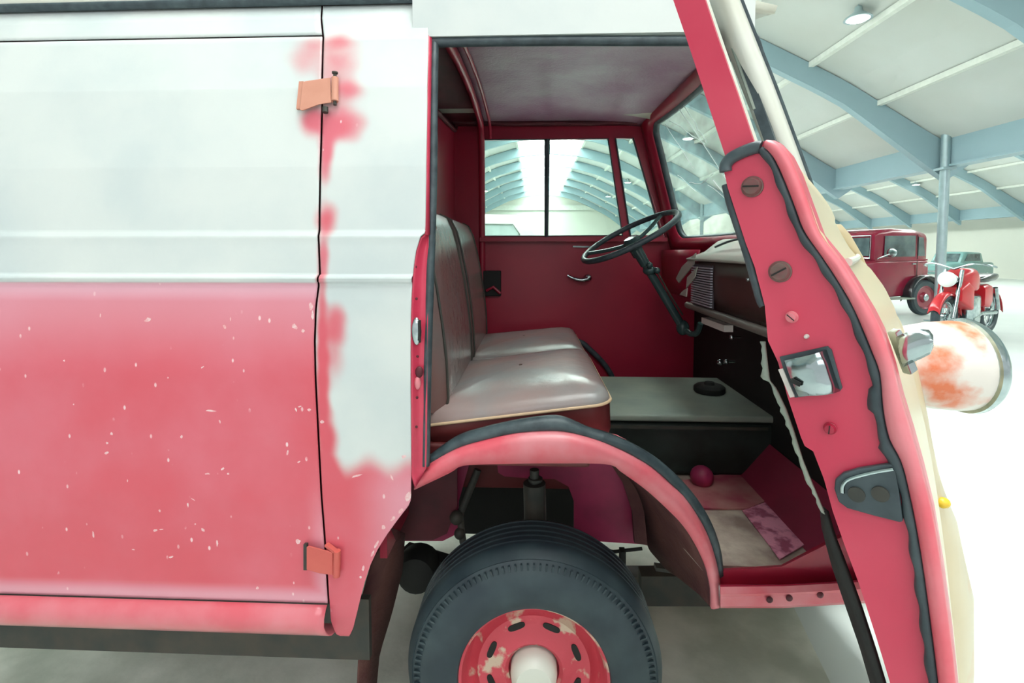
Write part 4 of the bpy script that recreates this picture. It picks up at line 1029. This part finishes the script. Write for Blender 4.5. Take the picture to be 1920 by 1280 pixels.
# window frame of the open door
def post(name, left, right, s0, depth, m):
    o = plate(name, [D(x, y, s0) for x, y in left] + [D(x, y, s0) for x, y in right[::-1]], [], LV * depth, m, face); return o
post('window_post', [(1245, -50), (1287, 72), (1325, 188), (1364, 305)], [(1305, -50), (1346, 72), (1380, 168), (1418, 280)], .004, .006, M['red'])
post('window_post', [(1260, -50), (1302, 72), (1340, 188), (1382, 305)], [(1303, -50), (1345, 72), (1379, 168), (1417, 280)], .0105, .022, M['creampaint'])
q = [(1350, -50), (1364, 72), (1395, 160), (1432, 262), (1440, 290)]
o = plate('window_channel', [D(x, y, .80) for x, y in [(1326, -30), (1364, 72), (1396, 160), (1432, 262), (1460, 330)]] + [D(x, y, .80) for x, y in [(1486, 330), (1453, 262), (1417, 160), (1384, 72), (1346, -30)]], [], LV * .02, M['rubber'], face)
MB().tube([D(x, y, .80) for x, y in [(1374, 90), (1402, 170), (1414, 205)]], .004, 6).build('channel_glint', M['greymetal'], face, True)

# ------------------------------------------------------------------ vehicles farther back in the hall
M['carred'] = mat('burgundy_coachwork', rgb(140, 22, 52), .25, col2=rgb(120, 20, 48), scale=2, coat=.5)
M['carbright'] = mat('scarlet_paint', rgb(206, 36, 48), .28, coat=.5)
M['wingblack'] = mat('black_coach_enamel', rgb(30, 34, 38), .2, coat=.5)
M['carglass'] = mat('dark_car_glass', rgb(56, 72, 76), .08, col2=rgb(120, 140, 140), scale=3, amount=.6, spec=.8)
M['white'] = mat('white_coachwork', rgb(232, 240, 238), .3, coat=.4)
M['teal'] = mat('teal_coachwork', rgb(120, 164, 160), .35, coat=.3)
M['shade'] = mat('pale_interior', rgb(196, 216, 212), .6)

def wheelpart(name, c, R_, wd, parent, disc, ax=(0, 1, 0)):
    t = MB().lathe([(R_ * .66, -wd / 2), (R_ * .9, -wd * .55), (R_, -wd * .3), (R_, wd * .3), (R_ * .9, wd * .55), (R_ * .66, wd / 2)], c, ax, 40, False).build(name, M['tyre'], parent, True)
    d = MB().lathe([(R_ * .70, -wd * .42), (R_ * .64, -wd * .5), (R_ * .56, -wd * .25), (R_ * .3, -wd * .2), (R_ * .24, -wd * .5), (0, -wd * .55)], c, ax, 32, False).lathe([(R_ * .70, wd * .42), (R_ * .64, wd * .5), (R_ * .56, wd * .25), (R_ * .3, wd * .2), (R_ * .24, wd * .5), (0, wd * .55)], c, ax, 32, False)
    d.build('wheel_disc', disc, t, True)
    MB().lathe([(R_ * .2, -wd * .6), (R_ * .12, -wd * .75), (0, -wd * .78)], c, ax, 24, False).build('hub_cap', M['chrome'], t, True)
    MB().lathe([(R_ * .2, wd * .6), (R_ * .12, wd * .75), (0, wd * .78)], c, ax, 24, False).build('hub_cap', M['chrome'], t, True)
    return t
def section(x, hw, z0, z1, r=.1, n=6, bow=.0):
    pts = []
    for cy, cz, a0 in ((hw - r, z1 - r, 0), (-hw + r, z1 - r, 1), (-hw + .03, z0 + .03, 2), (hw - .03, z0 + .03, 3)):
        rad = r if cz > (z0 + z1) / 2 else .03
        for i in range(n):
            a = math.pi / 2 * (a0 + i / (n - 1)); pts.append(Vector((x, cy + math.cos(a) * rad, cz + math.sin(a) * rad)))
    return pts
def shell(name, secs, m, parent):
    """closed loft through (x, half width, z0, z1, r)"""
    rows = [section(*s) for s in secs]; n = len(rows[0])
    V = [v for r in rows for v in r]; F = []
    for i in range(len(rows) - 1):
        for j in range(n): F.append((i * n + j, i * n + (j + 1) % n, (i + 1) * n + (j + 1) % n, (i + 1) * n + j))
    F += [tuple(range(n))[::-1], tuple(range((len(rows) - 1) * n, len(rows) * n))]
    o = mesh(name, V, F, m, parent, True); o.data.set_sharp_from_angle(angle=math.radians(45)); return o
def wing(name, cx, cz, R_, a0, a1, y, wd, m, parent, flat=.0):
    pts = []
    for i in range(15):
        a = math.radians(a0 + (a1 - a0) * i / 14); pts.append((cx + math.cos(a) * R_, cz + math.sin(a) * R_))
    rows = [[Vector((x, y - s * wd / 2, z - .05 * abs(s) ** 3)) for x, z in pts] for s in (-1, -.7, 0, .7, 1)]
    o = loft(name, rows, m, parent); solid(o, .012); return o

# burgundy two-door saloon of the thirties
gp = PZ(1728, 590, FZ)
CAR = thing('vintage_saloon', 'burgundy vintage saloon with chrome mirror parked right of the open cab door', 'car', (0, 0, FZ))
Fd = Vector((-.955, -.295, 0)); ang = math.atan2(Fd.y, Fd.x)
CAR.rotation_euler = (0, 0, ang)
shell('body', [(-1.24, .58, .44, .98, .12), (-1.16, .63, .36, 1.02, .06), (.02, .64, .34, 1.02, .05), (.20, .56, .34, 1.0, .06), (1.05, .34, .38, .96, .12), (1.18, .33, .40, .94, .12)], M['carred'], CAR)
shell('cabin', [(-1.22, .55, 1.0, 1.42, .12), (-1.15, .60, 1.0, 1.55, .14), (-.85, .62, 1.0, 1.60, .12), (-.3, .62, 1.0, 1.61, .10), (.0, .60, 1.0, 1.57, .08), (.08, .585, 1.0, 1.50, .06)], M['carred'], CAR)
for sd in (-1, 1):
    plate('side_window', [(-.84, sd * .625, 1.09), (-.10, sd * .625, 1.09), (-.12, sd * .618, 1.47), (-.84, sd * .625, 1.48)], [], (0, sd * .008, 0), M['carglass'], CAR)
    plate('quarter_window', [(-1.10, sd * .61, 1.1), (-.92, sd * .622, 1.1), (-.92, sd * .622, 1.46), (-1.06, sd * .608, 1.44)], [], (0, sd * .008, 0), M['carglass'], CAR)
    MB().box((-.50, sd * .645, 1.03), 1.25, .012, .025).build('waist_moulding', M['carred'], CAR)
    MB().tube([(-.88, sd * .64, .36), (-.88, sd * .645, 1.04), (-.88, sd * .632, 1.5)], .006, 6).build('door_gap', M['wingblack'], CAR)
    MB().tube([(-.82, sd * .66, .955), (-.72, sd * .675, .955)], .014, 8).build('door_handle', M['chrome'], CAR, True)
    plate('running_board', [(-.66, sd * .60, .31), (.42, sd * .60, .31), (.42, sd * .80, .31), (-.66, sd * .80, .31)], [], (0, 0, .03), M['greymetal'], CAR)
    wing('rear_wing', -.98, .34, .42, -5, 175, sd * .70, .20, M['wingblack'], CAR)
    wing('front_wing', .84, .36, .44, 0, 190, sd * .66, .22, M['wingblack'], CAR)
    wheelpart('wheel', (-.98, sd * .69, .33), .33, .12, CAR, M['carred'])
    wheelpart('wheel', (.84, sd * .66, .33), .33, .12, CAR, M['carred'])
    b = MB().sphere((1.12, sd * .5, .86), .10, .10, .10, 18).build('headlamp', M['chrome'], CAR, True)
plate('windscreen', [(.095, -.50, 1.10), (.095, .50, 1.10), (.07, .49, 1.44), (.07, -.49, 1.44)], [], (.014, 0, 0), M['carglass'], CAR)
b = MB(); b.tube([(.112, -.53, 1.06), (.112, .53, 1.06), (.085, .52, 1.47), (.085, -.52, 1.47)], .016, 8, True); b.build('windscreen_surround', M['chrome'], CAR, True)
MB().tube([(.12, -.12, 1.44), (.13, .10, 1.26)], .006, 6).build('wiper', M['wingblack'], CAR)
b = MB(); b.sphere((-.06, .80, 1.16), .02, .095, .085, 18, zmin=-1); b.build('mirror', M['chrome'], CAR, True)
MB().tube([(.02, .60, 1.05), (-.05, .78, 1.14)], .01, 6).build('mirror_arm', M['chrome'], CAR, True)
MB().box((1.195, 0, .66), .03, .44, .50).build('radiator', M['chrome'], CAR)
wl = Matrix.Rotation(ang, 3, 'Z') @ Vector((-.98, .69, 0))
CS = 1.22; CAR.scale = (CS, CS, CS); CAR.location = (gp.x - wl.x * CS, gp.y - wl.y * CS, FZ)

# red motorcycle at the right
gm = PZ(1770, 640, FZ)
MOT = thing('motorcycle', 'red vintage motorcycle with round chrome headlamp at the right edge', 'motorcycle', (gm.x, gm.y, FZ), math.radians(212)); MOT.scale = (1.25, 1.25, 1.25)
def mw(name, cx, ax=(0, 1, 0)):
    c = Vector((cx, 0, .31))
    t = MB().tube([c + Vector((math.cos(a) * .26, 0, math.sin(a) * .26)) for a in [2 * math.pi * i / 40 for i in range(40)]], .05, 12, True).build(name, M['tyre'], MOT, True)
    b = MB().tube([c + Vector((math.cos(a) * .21, 0, math.sin(a) * .21)) for a in [2 * math.pi * i / 40 for i in range(40)]], .016, 8, True)
    for i in range(18):
        a = 2 * math.pi * i / 18; b.tube([c + Vector((0, .03 * (-1) ** i, 0)), c + Vector((math.cos(a) * .2, 0, math.sin(a) * .2))], .003, 4)
    b.lathe([(.05, -.05), (.06, 0), (.05, .05)], c, (0, 1, 0), 20); b.build('spoked_rim', M['chrome'], t, True)
mw('front_wheel', .02); mw('rear_wheel', -1.32)
wing('front_mudguard', .02, .31, .34, 20, 170, 0, .13, M['carbright'], MOT); wing('rear_mudguard', -1.32, .31, .34, 10, 175, 0, .15, M['carbright'], MOT)
for sd in (-1, 1):
    MB().tube([(.02, sd * .085, .31), (-.16, sd * .085, .80), (-.20, sd * .085, .92)], [.024, .026, .022], 12).build('fork_leg', M['chrome'], MOT, True)
    MB().tube([(-1.32, sd * .09, .31), (-.75, sd * .11, .33), (-.45, sd * .12, .27)], .03, 12).build('exhaust_pipe', M['chrome'], MOT, True)
    MB().tube(smooth([(-.20, 0, .93), (-.18, sd * .2, 1.00), (-.26, sd * .34, .98), (-.38, sd * .36, .96)], 4), .013, 8).build('handlebar', M['chrome'], MOT, True)
    MB().tube([(-1.30, sd * .12, .36), (-1.18, sd * .12, .66)], .03, 12).build('rear_damper', M['chrome'], MOT, True)
hl = MB().lathe([(.0, -.14), (.06, -.12), (.092, -.04), (.095, .03)], (-.04, 0, .80), (1, 0, .05), 28).build('headlamp', M['wingblack'], MOT, True)
MB().lathe([(.098, .02), (.10, .04), (.085, .05), (.05, .062), (0, .066)], (-.04, 0, .80), (1, 0, .05), 28, False).build('headlamp_lens', M['white'], hl, True)
shell('fuel_tank', [(-.24, .06, .72, .86, .05), (-.34, .13, .66, .93, .08), (-.52, .15, .64, .94, .09), (-.70, .11, .66, .86, .06), (-.76, .06, .68, .80, .04)], M['carbright'], MOT)
shell('saddle', [(-.74, .09, .74, .80, .03), (-.86, .13, .74, .83, .04), (-1.15, .14, .76, .86, .04), (-1.36, .10, .78, .85, .03)], M['wingblack'], MOT)
shell('engine_block', [(-.36, .10, .22, .48, .06), (-.44, .14, .20, .60, .06), (-.66, .14, .20, .60, .06), (-.80, .10, .22, .46, .05)], M['chrome'], MOT)
shell('side_panel', [(-.82, .13, .42, .70, .06), (-.95, .15, .40, .72, .06), (-1.12, .12, .46, .70, .06)], M['carbright'], MOT)
b = MB(); b.tube([(-.20, 0, .80), (-.34, 0, .30), (-.80, 0, .26), (-.84, 0, .70), (-.28, 0, .70)], .02, 10); b.tube([(-.82, 0, .30), (-1.32, .0, .31)], .02, 10); b.build('frame', M['carbright'], MOT, True)
shell('leg_shield', [(-.10, .13, .52, .70, .05), (-.22, .17, .44, .78, .06), (-.34, .17, .40, .72, .05)], M['carbright'], MOT)

# teal saloon beyond the motorcycle and white van beyond the far window
def simple_car(name, label, cat, loc, rz_, m, ln, wd, ht, hood, roofz=None):
    t = thing(name, label, cat, loc, rz_)
    shell('body', [(-ln / 2, wd * .44, .34, .78, .12), (-ln / 2 + .2, wd / 2, .28, .88, .12), (ln / 2 - .3, wd / 2, .28, .86, .12), (ln / 2, wd * .42, .34, .74, .12)], m, t)
    shell('cabin', [(-ln * .30, wd * .40, .84, .95, .05), (-ln * .24, wd * .42, .84, ht - .04, .12), (ln * .06, wd * .42, .84, ht, .12), (ln * .12, wd * .41, .84, ht - .06, .1), (ln * .20, wd * .42, .84, .92, .04)], m, t)
    for sd in (-1, 1):
        plate('side_window', [(-ln * .22, sd * wd * .423, .96), (ln * .12, sd * wd * .423, .96), (ln * .06, sd * wd * .423, ht - .12), (-ln * .20, sd * wd * .423, ht - .12)], [], (0, sd * .01, 0), M['carglass'], t)
        for cx in (-ln * .32, ln * .32): wheelpart('wheel', (cx, sd * wd * .44, .32), .32, .14, t, m)
        MB().sphere((ln / 2, sd * wd * .3, .66), .06, .09, .09, 14).build('headlamp', M['chrome'], t, True)
    plate('windscreen', [(ln * .20, -wd * .34, .93), (ln * .20, wd * .34, .93), (ln * .13, wd * .32, ht - .10), (ln * .13, -wd * .32, ht - .10)], [], (.012, 0, .006), M['carglass'], t)
    MB().box((ln / 2 + .05, 0, .45), .06, wd * .95, .09).build('bumper', M['chrome'], t)
    return t
q = PZ(1790, 524, FZ)
simple_car('classic_car', 'teal classic car standing beyond the motorcycle', 'car', (q.x + .2, q.y + .3, FZ), math.radians(205), M['teal'], 4.1, 1.55, 1.42, 1)
# white van whose roof and side window show through the far door glass
yv = 6.6
vt = P(985, 406, yv); vr = vt.x
WV = thing('white_van', 'white van seen through the rear pane of the far door window', 'van', (vr - 1.62, yv + .85, FZ))
H = vt.z - FZ + .06
shell('body', [(-1.9, .72, .32, H - .25, .2), (-1.8, .82, .30, H - .06, .2), (-1.2, .85, .30, H, .22), (.9, .85, .30, H + .0, .22), (1.45, .84, .30, H - .02, .2), (1.72, .80, .3, H - .10, .2), (1.88, .72, .32, H - .4, .2), (1.98, .68, .34, 1.05, .12)], M['white'], WV)
w_ = plate('cab_window', [(.15, -.856, 1.25), (1.52, -.856, 1.25), (1.52, -.856, H - .32), (1.42, -.856, H - .19), (.15, -.856, H - .17)], [], (0, -.008, 0), M['shade'], WV)
MB().tube([(.15, -.868, 1.25), (1.53, -.868, 1.25), (1.53, -.868, H - .32), (1.43, -.868, H - .18), (.15, -.868, H - .16)], .012, 6, True).build('window_rubber', M['greymetal'], w_)
for cx in (-1.15, 1.2):
    for sd in (-1, 1): wheelpart('wheel', (cx, sd * .78, .33), .33, .16, WV, M['white'])
MB().box((2.0, 0, .5), .08, 1.5, .12).build('bumper', M['chrome'], WV)
plate('windscreen', [(1.93, -.6, 1.2), (1.93, .6, 1.2), (1.80, .58, H - .3), (1.80, -.58, H - .3)], [], (.012, 0, .004), M['carglass'], WV)
